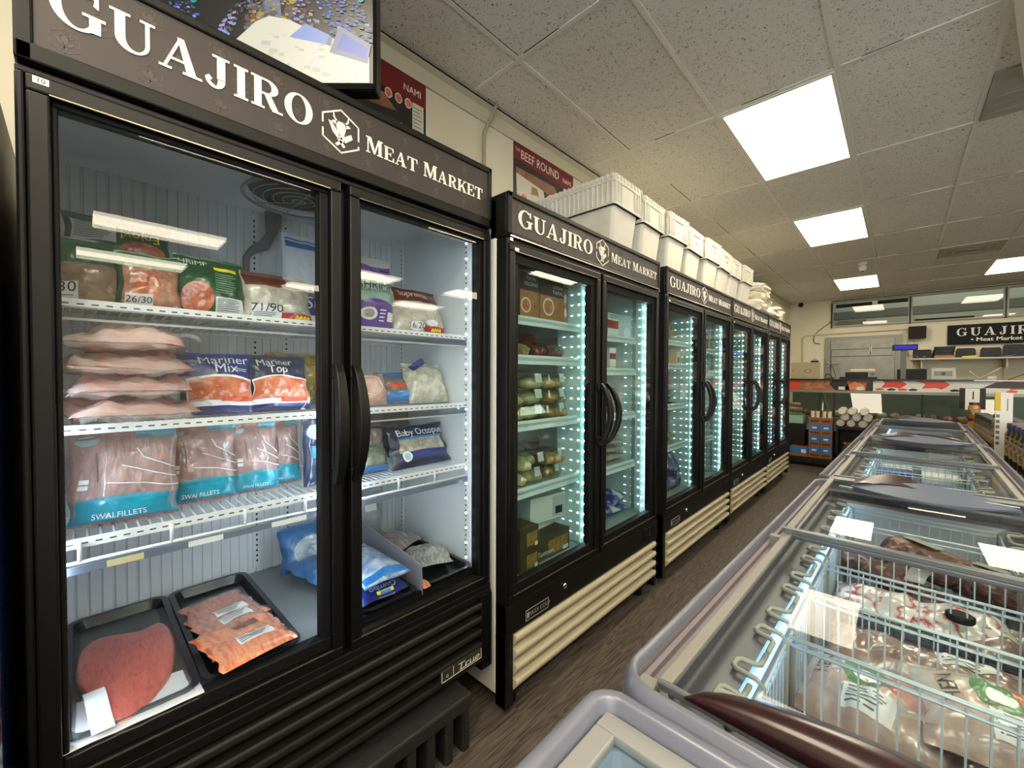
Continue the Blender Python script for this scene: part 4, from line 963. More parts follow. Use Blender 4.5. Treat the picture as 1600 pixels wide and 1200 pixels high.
Bag('fish_fillet_pack', 'crinkled silvery fish pack lying near the glass behind the right door', (-1.285, .925, Z0+.035), .17, .19, .075, m_crink, .0, -.4, 0, seed=56, lie=True, group=G1, crumple=.5)
b = Bag('fish_fillet_pack', 'clear pack with a small white label leaning at the rear of the divider', (-1.70, .865, Z0+.05), .15, .2, .05, mat('milky_film', 'b4b6b8', .2, c2='9a9c9e', scale=10, coat=1, bump=.5), -.1, seed=57, group=G1)
b.patch(.45, .85, .55, .85, m_white_l, 'sticker', .002)
b = Bag('salmon_pack', 'small orange pack glimpsed at the foot of the divider board', (-1.19, .835, Z0+.018), .03, .07, .03, m_salm, .0, 0, 0, seed=58, lie=True, group='salmon packs on the black tray', cat='fish pack')
# ------------------------------------------------------------------ goods in the row of four fridges
m_plate = mat('shelf_plate', 'bcc4c4', .4, .2); m_strip = glass_mat('strip_clear', 'e4f0ec', 1.4)
m_stripw = mat('price_strip', 'cfdcda', .3, coat=.4)
ORD = ['top', 'second', 'third', 'fourth', 'fifth']
FN = ['second fridge', 'third fridge', 'fourth fridge', 'last fridge']
def plate_shelf(y0, y1, z, label, x1=-1.185):
    t = thing('metal_shelf', label, 'shelf', (0, (y0+y1)/2, z), group='metal shelves in the matching fridges')
    h = (y1-y0)/2; b = M(); b.box(-1.785, x1, -h, h, -.012, 0)
    for k in range(10): b.box(-1.75, x1-.03, -h+.02+k*(2*h-.04)/9.5, -h+.032+k*(2*h-.04)/9.5, 0, .001)
    b.build('plate', m_plate, t)
    M().prism([(x1, -.030), (x1+.004, -.030), (x1-.010, .012), (x1-.014, .012)], XZY, -h, h).build('price_strip', m_stripw, t)
    return t
def carton(name, label, loc, d, w_, h_, m, face=None, ftext=None, yaw=0, group=None, cat='box', art_=None, ink=None):
    """box with a printed front: d deep (x), w_ wide (y), h_ high; origin at the middle of its foot"""
    t = thing(name, label, cat, loc, yaw, group)
    M().box(-d/2, d/2, -w_/2, w_/2, 0, h_).build('box', m, t, bev=.002, seg=1)
    x = d/2+.0006
    if face:
        b = M()
        for (a, c, e, f, mi) in face[1]: b.box(x-.0006, x+.0002*(mi+1), -w_/2+a*w_, -w_/2+c*w_, e*h_, f*h_, mi)
        if art_:
            for (cy, cz, r, mi) in art_:
                b.prism([(-w_/2+cy*w_+r*math.cos(k*PI/10), cz*h_+r*math.sin(k*PI/10)) for k in range(20)], YZX, x, x+.0008+.0002*mi, mi)
        b.build('printed_face', face[0], t)
    if ftext:
        b = M()
        for (s, cy, cz, sz) in ftext: text(b, s, lambda u, v: (x+.0022, -w_/2+cy*w_+u, cz*h_+v), sz)
        b.build('lettering', ink or m_wink, t)
    return t
m_cb = mat('carton_dark_brown', '3a2a20', .45); m_cb2 = mat('carton_food_photo', '8a4f2e', .45, c2='b5763f', c3='5e3420', scale=30)
m_plate_w = mat('food_plate_white', 'd8d2c4', .4); m_sauce = mat('food_sauce', '9c4630', .4, c2='c7803f', scale=50)
m_cw = mat('carton_white', 'd9dad5', .5); m_cgrey = mat('carton_grey', 'b9bbb8', .5); m_olive = mat('carton_olive', '4e4428', .5); m_pot = mat('potato_photo', 'b08a4c', .45, c2='8a662e', c3='d8bd80', scale=40)
m_chick = mat('raw_chicken', 'd9cfa0', .25, c2='c7b57f', c3='e6dfbd', scale=12, coat=1, bump=.4, bscale=40)
m_wing = mat('chicken_pieces', 'c9a765', .3, c2='a97c43', c3='e0c896', scale=26, coat=1, bump=.5, bscale=40)
m_strip_meat = mat('striped_meat', '8a6a55', .3, c2='d6c7b2', c3='5c4235', scale=26, stretch=(.6, 3, 1), coat=.8, bump=.4)
m_redpack = mat('red_pack', '8f2a2c', .35, c2='6b1c20', scale=12, coat=.5); m_greyp = mat('grey_pack', '8b8982', .35, c2='a9a79e', scale=14, coat=.6, bump=.4)
m_pbag = mat('purple_white_bag', 'd9dbe2', .3, c2='32308e', c3='2a2878', scale=9, stops=(.48, .52, .7), coat=.6, bump=.5, bscale=36)
m_fries = mat('yellow_pieces', 'c7a33e', .4, c2='8e7430', c3='e2c766', scale=30, bump=.6, bscale=30); m_dpur = mat('dark_purple_bag', '2a2550', .25, c2='6a6690', c3='1d1a3c', scale=14, coat=.9, bump=.8, bscale=30)
m_tub = glass_mat('clear_tray_plastic', 'eef2ee', 1.3)
GF = 'packed foods in the matching fridges'
# shelves
for i, (a, c, _) in enumerate(FR):
    W = c-a; h = a+W/2
    for k, z in enumerate((1.59, 1.42, 1.13, .835)): plate_shelf(a+.05, h-.02, z, '%s metal shelf behind the left door of the %s' % (ORD[k], FN[i]))
    for k, z in enumerate((1.565, 1.375, 1.115, .815)): plate_shelf(h+.03, c-.09, z, '%s metal shelf behind the right door of the %s' % (ORD[k], FN[i]))
# second fridge, left door
lf = ([m_cb2, m_plate_w, m_olive, m_sauce], [(.0, 1, 0, .62, 0)])
carton('frozen_meal_box', 'dark brown frozen meal box, leftmost on the top shelf of the second fridge', (-1.28, 1.385, 1.59), .16, .13, .205, m_cb, lf, [('TOTAL', .55, .88, .022), ('RELLENO', .55, .76, .022)], 0, GF, art_=[(.3, .3, .034, 1), (.3, .3, .026, 3)])
carton('frozen_meal_box', 'brown meal box with round plate picture on the top shelf, second fridge', (-1.28, 1.548, 1.59), .16, .185, .20, m_cb, lf, [('COCINA', .72, .84, .02), ('TAMAL', .72, .72, .026)], 0, GF, art_=[(.34, .36, .042, 1), (.34, .36, .033, 3)])
carton('frozen_meal_box', 'narrow box with orange food picture at the right end, second fridge top shelf', (-1.32, 1.688, 1.59), .16, .075, .20, m_cb, ([m_sauce, m_plate_w], [(.1, .9, .1, .95, 0)]), None, .25, GF, art_=[(.5, .7, .022, 1), (.5, .35, .022, 1)])
rr = random.Random(11)
def clam(loc, w_, d, h_, m, label, name='clamshell_tray', seed=1, n=4, stick=True, grp=GF):
    """clear clamshell with pieces inside"""
    t = thing(name, label, 'food tray', loc, group=grp); q = random.Random(seed)
    b = M()
    for k in range(n):
        b.blob(((q.random()-.5)*d*.5, -w_/2+w_*(k+.5)/n, h_*.42), (d*.36, w_/n*.62, h_*.44), seed+k, .25, 9)
    b.build('pieces', m, t)
    b = M(); o = rrect(-d/2, d/2, -w_/2, w_/2, .02, 3); i = rrect(-d/2+.012, d/2-.012, -w_/2+.012, w_/2-.012, .015, 3); k = len(o)
    b.add([(a, c, 0) for a, c in i]+[(a, c, h_*.5) for a, c in o]+[(a, c, h_) for a, c in i], [(r*k+j, r*k+(j+1) % k, (r+1)*k+(j+1) % k, (r+1)*k+j) for r in range(2) for j in range(k)]+[tuple(range(2*k, 3*k))], 0)
    b.build('clear_tray', m_tub, t)
    if stick: M().box(d/2-.004, d/2-.002, w_*.12, w_*.34, h_*.25, h_*.85).build('sticker', m_white_l, t, rot=(0, -.2, 0))
    return t
for k in range(3):
    clam((-1.30, 1.40+.12*k, 1.42), .115, .15, .075, (m_wing, m_redpack, m_redpack)[k], ('pale clamshell of food leftmost', 'clamshell with red food in the middle', 'clamshell with red food rightmost')[k]+' on the second shelf, second fridge', seed=k+1, stick=False)
for k in range(4):
    Bag('sausage_pack', ('first', 'second', 'third', 'fourth')[k]+' red sausage pack from left at the back of the second shelf', (-1.48, 1.44+.09*k, 1.42), .11, .15, .04, m_redpack, -.05, seed=60+k, group=GF, res=8)
for r in range(3):
    for k in range(2):
        clam((-1.30, 1.42+.19*k, 1.13+.072*r), (.21, .17)[k], .19, .07, (m_chick, m_wing)[k], ('whole pale chicken pack', 'chicken pieces tray with white label')[k]+(', bottom', ', middle', ', top')[r]+' of its stack on the third shelf, second fridge', seed=10+r*2+k, n=(2, 3)[k])
for r in range(2):
    for k in range(2):
        clam((-1.31+.02*r, 1.44+.16*k, .835+.072*r), (.18, .14)[k], .18, .07, (m_chick, m_wing)[k], ('pale chicken tray', 'yellowish chicken tray with white label')[k]+(', bottom', ', top')[r]+' of its stack on the fourth shelf, second fridge', seed=20+r*2+k, n=3)
Bag('meat_pack', 'reddish meat pack at the right end of the fourth shelf, second fridge', (-1.42, 1.68, .835), .12, .17, .06, mat('dim_meat', '6e4436', .35, c2='8c5c48', scale=14, coat=.6), -.1, seed=70, group=GF, res=10)
mw = ([m_cgrey, m_ink], [(.62, .98, .1, .9, 0), (.70, .90, .2, .5, 1)])
carton('shipping_carton', 'upper white shipping carton on the floor of the second fridge', (-1.41, 1.60, .63), .34, .24, .125, m_cw, mw, None, -.12, GF)
carton('shipping_carton', 'lower white shipping carton under the other, second fridge floor', (-1.42, 1.62, .487), .30, .22, .14, m_cw, mw, None, .05, GF)
pf = ([m_olive, m_pot, m_white_l], [(.0, 1, 0, 1, 0), (.35, .95, .12, .75, 1), (.80, .96, .06, .24, 2)])
carton('plantain_box', 'dark box with fried food picture, front right on the second fridge floor', (-1.235, 1.545, .487), .10, .26, .105, m_cb, pf, [('Tostones', .28, .3, .032)], 0, GF)
carton('plantain_box', 'dark box, lower of two at the left of the second fridge floor', (-1.225, 1.35, .487), .12, .12, .095, m_olive, pf, None, 0, GF)
carton('plantain_box', 'dark box, upper of two at the left of the second fridge floor', (-1.225, 1.35, .583), .12, .12, .095, m_olive, pf, None, 0, GF)
# second fridge, right door
gw = ([m_white_l, m_red, m_wing, m_lblue], [(.02, .98, .02, .98, 0), (.02, .98, .38, .70, 1)])
carton('frozen_food_box', 'white and red box at the left of the right-hand top shelf, second fridge', (-1.30, 2.185, 1.565), .12, .13, .15, mat('carton_red', '93291f', .5), gw, [('GOYA', .55, .84, .032)], 0, GF, ink=m_ink)
carton('frozen_food_box', 'white box with plate picture on the right-hand top shelf, second fridge', (-1.30, 2.325, 1.565), .12, .15, .15, m_cw, ([mat('pale_blue_face', 'c9d2d8', .5), m_wing, m_white_l], [(.02, .98, .02, .98, 0)]), None, -.1, GF, art_=[(.7, .28, .035, 2), (.7, .28, .026, 1)])
carton('frozen_food_box', 'tall narrow box with red band on the second shelf, second fridge right side', (-1.28, 2.15, 1.375), .12, .07, .13, m_cw, ([m_white_l, m_red, m_yel], [(0, 1, 0, 1, 0), (0, 1, .5, .75, 1), (0, 1, 0, .18, 2)]), None, 0, GF)
Bag('meat_pack', 'grey wrapped pack on the second shelf of the second fridge', (-1.36, 2.28, 1.375), .22, .07, .12, m_greyp, -.1, seed=71, group=GF, res=12)
for k in range(2): Bag('meat_pack', ('lower', 'upper')[k]+' brown striped pack on the third right-hand shelf, second fridge', (-1.26, 2.22, 1.14+.06*k), .26, .16, .055, (m_wing, m_greyp)[k], 0, 0, 0, seed=72+k, lie=True, group=GF, res=12)
for k in range(4): Bag('meat_pack', ('lowest', 'second lowest', 'second highest', 'topmost')[k]+' striped meat pack in the pile on the fourth shelf, second fridge', (-1.25, 2.235, .84+.046*k), .30-.02*k, .18, .044, m_strip_meat, 0, .04*(-1)**k, 0, seed=76+k, lie=True, group=GF, res=12, crumple=.5)
for k in range(2): Bag('frozen_food_bag', ('purple and white bag lying flat on the floor of the second fridge', 'purple and white bag slumped on top of the flat one, second fridge floor')[k], (-1.235+.02*k, 2.20+.05*k, .52+.075*k), (.30, .26)[k], .2, .075, m_pbag, .03, -.15+.4*k, 0, seed=82+k, lie=True, group=GF, crumple=.5)
# third fridge
A3 = FR[1][0]; H3 = A3+.695
carton('frozen_food_box', 'yellow carton on the top shelf of the third fridge', (-1.30, A3+.48, 1.59), .12, .10, .13, m_yelbag, None, None, 0, GF)
carton('frozen_food_box', 'tan carton on the second shelf of the third fridge', (-1.30, A3+.55, 1.42), .14, .24, .12, mat('carton_tan', 'a87f4c', .5), ([m_plate_w, m_cb], [(.55, .85, .1, .9, 0), (.6, .8, .2, .55, 1)]), None, 0, GF)
for k in range(3): Bag('meat_pack', ('lowest', 'middle', 'topmost')[k]+' grey pack piled on the third shelf of the third fridge', (-1.27, A3+.54, 1.145+.045*k), .24, .18, .043, m_greyp, 0, .05*k, 0, seed=90+k, lie=True, group=GF, res=10)
Bag('frozen_food_bag', 'bag of yellow pieces on the fourth shelf of the third fridge', (-1.27, A3+.54, .875), .24, .18, .09, m_fries, 0, 0, 0, seed=94, lie=True, group=GF, crumple=.6)
Bag('frozen_food_bag', 'dark purple shiny bag standing on the floor of the third fridge', (-1.26, A3+.54, .487), .26, .26, .14, m_dpur, -.15, seed=95, group=GF, crumple=.6)
carton('frozen_food_box', 'brown box with picture on the right-hand top shelf, third fridge', (-1.30, H3+.52, 1.565), .12, .14, .15, m_cb, ([m_sauce, m_plate_w], [(.1, .9, .05, .6, 0), (.1, .9, .7, .9, 1)]), None, 0, GF)
for k in range(3): Bag('meat_pack', ('pale pack on the third right-hand shelf', 'pale pack at the left of the fourth right-hand shelf', 'pale pack at the right of the fourth right-hand shelf')[k]+', third fridge', (-1.27, H3+.46+.13*(k == 2), (1.15, .85, .85)[k]), .16, .17, .06, m_oyst, 0, 0, 0, seed=97+k, lie=True, group=GF, res=10)
# fourth and farthest fridge: a few packs on every shelf
cols = [m_greyp, m_redpack, m_wing, m_pbag, m_cw, m_strip_meat, m_lblue, m_chick]
cn = ['grey', 'red', 'golden', 'purple', 'white', 'striped brown', 'blue', 'pale yellow']
q = random.Random(4)
for i in (2, 3):
    a, c, _ = FR[i]; h = (a+c)/2
    for side, y0, zz in (('left', a+.10, (1.59, 1.42, 1.13, .835, .487)), ('right', h+.09, (1.565, 1.375, 1.115, .815, .487))):
        for k, z in enumerate(zz):
            used = q.sample(range(8), 3)
            for j in range(3):
                ci = used[j]
                lab = '%s pack, %s of three on the %s shelf, %s side of the %s' % (cn[ci], ('first', 'middle', 'last')[j], ORD[k] if k < 4 else 'bottom', side, FN[i])
                Bag('frozen_food_bag', lab, (-1.31, y0+.08+.15*j, z), .14, q.uniform(.09, .125), .07, cols[ci], -.12, seed=110+i*40+k*7+j, group='small packs in the last two fridges', res=7)

# ------------------------------------------------------------------ on top of the row: foam boxes and white sacks
m_foam = mat('white_foam', 'dcd8cb', .6, bump=.12, bscale=260, c2='d4cfc0', scale=8)
FB = ['', 'second', 'third', 'fourth', 'fifth', 'sixth', 'seventh', '']
for k in range(8):
    lab = 'white foam box with ribbed lid, '+('nearest the camera on the second fridge' if k == 0 else 'farthest of the eight, beside the white sacks' if k == 7 else FB[k]+' of the eight counted from the camera')
    t = thing('foam_box', lab, 'foam box', (-1.52+(0, -.012, .010, -.006, .014, 0, -.010, .008)[k], 2.265+.377*k, 2.036), (0, .02, -.03, .02, -.02, .03, 0, -.02)[k], 'ribbed white foam boxes along the fridge tops')
    hw, hl, hz = .168, .335, .455
    rings = [(.120, .285, 0), (.145, .318, .30)]
    b = M()
    o = [[(a, c, z) for a, c in rrect(-l, l, -w_, w_, .025, 4)] for w_, l, z in rings]; n = len(o[0])
    b.add([p for r in o for p in r], [(j, (j+1) % n, n+(j+1) % n, n+j) for j in range(n)]+[tuple(range(n-1, -1, -1)), tuple(range(n, 2*n))], 0)
    b.build('body', m_foam, t)
    # lid: skirt with vertical ribs
    b = M()
    b.prism(rrect(-hl+.006, hl-.006, -hw+.006, hw-.006, .02, 4), XYZ, .285, .435)
    b.prism(rrect(-hl, hl, -hw, hw, .02, 4), XYZ, .415, hz)
    b.prism(rrect(-hl, hl, -hw, hw, .02, 4), XYZ, .285, .297)
    s = .034
    nn = int(2*hl/s)
    for j in range(nn+1):
        xx = -hl+.02+j*(2*hl-.04)/nn
        for sg in (-1, 1):
            b.cyl((xx, sg*(hw-.006), .295), (xx, sg*(hw-.006), .418), .0085, 6); b.box(xx-.009, xx+.009, sg*hw-.004, sg*hw+.004, .43, hz+.004)
    nn = 9
    for j in range(nn+1):
        if 3 <= j <= 6: continue
        yy = -hw+.02+j*(2*hw-.04)/nn
        b.cyl((hl-.006, yy, .295), (hl-.006, yy, .418), .0085, 6)
    for j in range(8):
        yy = -hw+.03+j*.042; b.box(hl-.004, hl+.004, yy-.008, yy+.008, .43, hz+.004)
    if k > 2: b.lathe([(.012, 0), (.001, .001)], 10, (hl+.001, 0, .36))
    b.build('lid', m_foam, t, bev=.003, seg=1)
m_sack = mat('white_sack', 'dad4c2', .35, c2='c8c1ac', scale=14, bump=.5, bscale=30)
def sack(loc, w_, d, h_, seed, label):
    t = thing('folded_sack', label, 'plastic sack', loc, group='white plastic sacks on the last fridges')
    b = M(); n = 40; k = 26
    def f(i, j):
        a = 2*PI*i; c = PI*(j-.5)
        x = d/2*math.copysign(abs(math.cos(a))**.5, math.cos(a))*math.cos(c)**.35; y = w_/2*math.copysign(abs(math.sin(a))**.5, math.sin(a))*math.cos(c)**.35
        z = h_/2+h_/2*math.copysign(abs(math.sin(c))**.6, math.sin(c))
        p = Vector((x*9, y*9, z*22+seed*5)); r = 1+.10*mnoise.noise(p)+.09*mnoise.noise(p*2.7)
        fold = .012*math.sin(z*150+seed+3*mnoise.noise(p*.5))
        return (x*r+(fold if x > 0 else -fold), y*r+fold*.7, max(0, z+.018*mnoise.noise(p*1.7)))
    b.grid(f, n, k); b.build('sack', m_sack, t)
sack((-1.42, 5.39, 2.036), .54, .58, .18, 1, 'white plastic sack bundle at the near foot of the pile')
sack((-1.42, 5.97, 2.036), .54, .60, .17, 2, 'white plastic sack bundle in the middle foot of the pile')
sack((-1.42, 6.43, 2.036), .32, .56, .24, 3, 'white plastic sack bundle at the far end of the fridge row')
sack((-1.42, 5.66, 2.215), .66, .54, .12, 4, 'white plastic sack bundle second from the top of the pile')
sack((-1.42, 5.70, 2.335), .58, .50, .12, 5, 'white plastic sack bundle topmost of the pile')

# ------------------------------------------------------------------ left wall: TV, posters, conduit
RX = Matrix.Rotation(math.atan2(.686, .727), 4, 'Z')
t = thing('television', 'flat security monitor showing four camera views, above the seafood fridge', 'monitor', (-1.452, .267, 2.155), math.atan2(.686, .727))
WT, HT = .965, .56
b = M(); b.box(-WT/2, WT/2, 0, .045, 0, HT); b.build('housing', m_blk, t, bev=.006)
b = M(); b.box(-WT/2, WT/2, -.004, 0, 0, .016); b.box(-WT/2, WT/2, -.004, 0, HT-.008, HT); b.box(-WT/2, -WT/2+.008, -.004, 0, .016, HT-.008); b.box(WT/2-.008, WT/2, -.004, 0, .016, HT-.008); b.build('bezel', mat('bezel_black', '060606', .8, spec=.1), t)
b = M(); b.box(-.10, .10, .045, .08, .2, .36); b.tube([(0, .08, .28), (0, .2, .28), (.06, .56, .28)], .018, 8); b.build('wall_arm', m_blk2, t)
SC = ['0f1016', '2b3a8c', '4a68c8', '8fa8e6', 'e6ecff', 'f3eed6', '3f6a4a', 'b8a83a', '6b5650', '585c74', '8b5a3a', '2aa6a8', 'c9a4c4', '7f86a0', '1c2a20', 'd9d4c4', 'e9e4e6']
sm = [mat('screen_%d' % i, c, .3, emit=.45) for i, c in enumerate(SC)]
for m_ in sm: m_.node_tree.nodes['Principled BSDF'].inputs['Base Color'].default_value = (.01, .01, .01, 1)
b = M(); S0, S1, V0, V1 = -WT/2+.008, WT/2-.008, .016, HT-.008; q = random.Random(9); lay = [0]
def Q(pts, m, tile):
    a, c, e, f = tile; lay[0] += 1; y = -.0002-.000004*lay[0]
    b.add([(a+(c-a)*min(max(u, 0), 1), y, e+(f-e)*min(max(v, 0), 1)) for u, v in pts], [tuple(range(len(pts)))], m)
mu, mv = (S0+S1)/2, (V0+V1)/2
tiles = [(S0, mu-.001, V0, mv-.001), (mu+.001, S1, V0, mv-.001), (S0, mu-.001, mv+.001, V1), (mu+.001, S1, mv+.001, V1)]
for ti, T in enumerate(tiles):
    Q([(0, 0), (1, 0), (1, 1), (0, 1)], 0 if ti < 2 else 9, T)
    if ti < 2:      # two aisles seen from above, sunlit floor in front
        Q([(.08, .0), (.40, .0), (.46, .55), (.44, .95), (.38, .95), (.22, .5)], 13, T); Q([(.46, .30), (.56, .95), (.50, .95), (.40, .40)], 8, T)
        sun = [(.12, 0), (.98, 0), (.98, .27), (.80, .44), (.62, .56), (.50, .66), (.38, .70), (.30, .64), (.16, .42)]
        for k in range(150):      # goods on the aisle shelves, small towards the far end
            for (x0, y0, x1, y1, dx, cols_) in ((.02, .45, .10, .30, .26, (0, 0, 9, 8, 3, 14, 12)), (.50, .45, .70, .45, -.14, (8, 10, 7, 3, 13, 9, 12, 14)), (.74, .42, 1.0, .30, -.14, (2, 3, 1, 2, 6, 0, 1, 9)), (.22, .55, .40, .62, .05, (8, 10, 7, 9, 13))):
                v = q.random(); u = x0+(x1-x0)*q.random()+dx*v*.8; vv = y0+v*(.98-y0); s = .030-.018*v; sk = -.55 if dx < 0 else .5
                Q([(u, vv), (u+s, vv+s*sk*.6), (u+s, vv+s*sk*.6+s*1.1), (u, vv+s*1.1)], q.choice(cols_), T)
        Q(sun, 5, T)
        for k in range(90):
            u, v = q.uniform(.14, .94), q.uniform(.0, .52)
            if v > .56-.35*abs(u-.42): continue
            s = q.uniform(.02, .06); Q([(u, v), (u+s, v-s*.25), (u+s*1.1, v+s*.5), (u+s*.2, v+s*.7)], q.choice((15, 15, 16, 5)), T)
        Q([(.50, .48), (.72, .40), (.74, .50), (.60, .62)], 3, T); Q([(.72, .40), (.74, .50), (.76, .47), (.75, .38)], 13, T)
        Q([(.74, .32), (.97, .20), (.99, .40), (.80, .60)], 13, T); Q([(.78, .36), (.96, .25), (.97, .36), (.82, .52)], 2, T)
        for u, v, m_ in ((.74, .92, 7), (.82, .91, 7), (.93, .88, 11), (.30, .94, 7), (.36, .92, 11), (.52, .86, 7)):
            Q([(u+.022*math.cos(a*PI/4), v+.04*math.sin(a*PI/4)) for a in range(8)], m_, T)
    else:           # counter view
        Q([(.05, 0), (.5, 0), (.45, .5), (.0, .5)], 13, T); Q([(.30, .02), (.58, 0), (.68, .20), (.40, .42)], 4, T); Q([(.58, 0), (.70, .04), (.70, .2)], 9, T)
        Q([(.14, .02), (.20, .05), (.18, .24), (.12, .2)], 12, T)
        for (x0, y0, x1, y1, n, cols_) in ((.62, .0, 1, .95, 120, (2, 3, 1, 4, 6, 9, 0)), (.0, .1, .14, .9, 50, (8, 10, 6, 4, 0, 7)), (.15, .4, .6, .95, 50, (0, 9, 8, 14))):
            for _ in range(n):
                u, v = q.uniform(x0, x1), q.uniform(y0, y1); s = q.uniform(.015, .035)
                Q([(u, v), (u+s, v-s*.6), (u+s, v+s*.4), (u, v+s)], q.choice(cols_), T)
b.build('screen', sm, t)
m_pred = mat('poster_red', '6e1c22', .35); m_pblk = mat('poster_black', '242425', .35); m_meat = mat('poster_meat', 'b84a44', .4, c2='d98a7c', scale=60); m_fat = mat('poster_fat', 'e0c9b8', .4); m_pcow = mat('poster_cow', '77513c', .4, c2='8d6348', scale=20)
def poster(y0, y1, z0, z1, label, words, chart):
    t = thing('wall_poster', label, 'poster', (WX0, (y0+y1)/2, z0)); h = (y1-y0)/2; Z = z1-z0
    M().box(0, .006, -h, h, 0, Z).build('sheet', m_pblk, t)
    b = M(); b.prism([(-h, Z-.11), (h, Z-.135), (h, Z), (-h, Z)], YZX, .006, .0065); b.build('banner', m_pred, t)
    b = M()
    if words: text(b, words, lambda u, v: (.0075, -.06+u, Z-.065+v), .085, sx=.85); text(b, 'THE', lambda u, v: (.0075, -h+.035-v*.0+u, Z-.045+v), .03, sx=.8)
    text(b, 'NAMI', lambda u, v: (.0075, h-.085+u, Z-.075+v), .05, sx=.9); b.build('lettering', mat('poster_ink', 'e6ddd2', .45), t)
    b = M(); b.prism([(-h+.02, Z-.16), (.10, Z-.16), (.17, Z-.22), (.04, Z-.24), (-h+.02, Z-.20)], YZX, .006, .007); b.build('cow_picture', m_pcow, t)
    b = M()
    for k in range(3 if not chart else 5):
        cy, cz, r = ((.125+.057*k, Z-.15-.0*k, .026) if not chart else ((-.24, .30, .05), (-.20, .20, .045), (-.02, .15, .06), (.05, .38, .04), (.12, .28, .055))[k])
        P = [(cy+r*.8*math.cos(a*PI/8)*(1+.1*math.sin(3*a)), cz+r*math.sin(a*PI/8)) for a in range(16)]
        b.prism(P, YZX, .006, .0075, 1); b.prism([(cy+(u-cy)*.75, cz+(v-cz)*.78) for u, v in P], YZX, .006, .008, 0)
    if not chart:
        b.prism([(.06, .20), (.28, .20), (.30, .32), (.20, .385), (.10, .36)], YZX, .006, .0075, 1)
        for k in range(4): b.prism([(.09+.04*k, .21), (.115+.04*k, .21), (.125+.04*k, .35), (.105+.04*k, .36)], YZX, .006, .008, 0)
    b.build('cut_picture', [m_meat, m_fat], t)
    b = M(); b.box(.006, .0068, h-.085-.04*chart, h-.015, Z-.28, Z-.13)
    if chart: b.build('chart', mat('chart_paper', 'c9c4b4', .5), t); b = M(); b.prism([(-h+.03, Z-.36), (.0, Z-.33), (-.04, Z-.19), (-h+.02, Z-.17)], YZX, .006, .0068)
    b.build('chart', mat('chart_paper', 'c9c4b4', .5), t)
    b = M()
    for k in range(7): b.box(.0068, .0072, h-.08, h-.025-.006*(k % 3), Z-.27+.019*k, Z-.266+.019*k, 0)
    if chart:
        b.prism([(-.17, Z-.30), (-.08, Z-.29), (-.10, Z-.24), (-.16, Z-.24)], YZX, .0068, .0074, 1)
    b.build('chart_print', [m_grey_ink, m_yelbag], t)
poster(.62, 1.319, 2.26, 2.912, 'meat cuts poster with red banner partly behind the security monitor', None, False)
poster(2.02, 2.70, 2.25, 2.905, 'beef round poster on the wall behind the first foam box', 'BEEF ROUND', True)
tag(M().tube([(WX0+.02, 1.735, 2.0), (WX0+.02, 1.735, 2.80), (WX0+.022, 1.735, 2.83), (WX0+.06, 1.79, 2.99), (WX0+.065, 1.80, 3.01)], .011, 8).build('conduit', mat('conduit_grey', 'a49d88', .45)), 'grey conduit running up the wall between the two posters', 'pipe')
# ------------------------------------------------------------------ chest freezers down the middle
m_fz = mat('freezer_grey', '666874', .38, coat=.2); m_fz2 = mat('freezer_rim', '6a6c79', .32, coat=.3); m_tubw = mat('freezer_inner', 'b9bcc4', .4)
m_chan = mat('channel_mauve', '7a7278', .35); m_cream = mat('lid_frame_cream', '807d77', .38); m_alu = mat('lid_bar_grey', '6f7478', .3, .5); m_lid = glass_mat('lid_glass', 'eff6f5', .40)
m_grip = mat('grip_brown', '2a1213', .28, coat=.35); m_hand = mat('handle_slate', '525c70', .5); m_rod = mat('basket_wire', 'b4c3d0', .35, coat=.2)
m_fled = mat('freezer_led', '8ccdff', emit=1.7)
def loft_rr(b, W, L, r, seq, n=6, smooth=True, m=0, cap=None):
    rings = []
    for off, z in seq: rings.append([(a, c, z) for a, c in rrect(off, W-off, off, L-off, max(.012, r-off), n)])
    k = len(rings[0])
    b.add([p for q in rings for p in q], [(i*k+j, i*k+(j+1) % k, (i+1)*k+(j+1) % k, (i+1)*k+j) for i in range(len(rings)-1) for j in range(k)], m, smooth)
    if cap: b.add(rings[-1], [tuple(range(k))], m)
FW, FROT = .80, -.024
def lens(b, x0, x1, y0, up, dn, z0, z1, m=0, n=20):
    P = [(x0+(x1-x0)*i/n, y0-dn*math.sin(PI*i/n)) for i in range(n+1)]+[(x1-(x1-x0)*i/n, y0+up*math.sin(PI*i/n)) for i in range(1, n)]
    b.prism(P, XYZ, z0, z1, m)
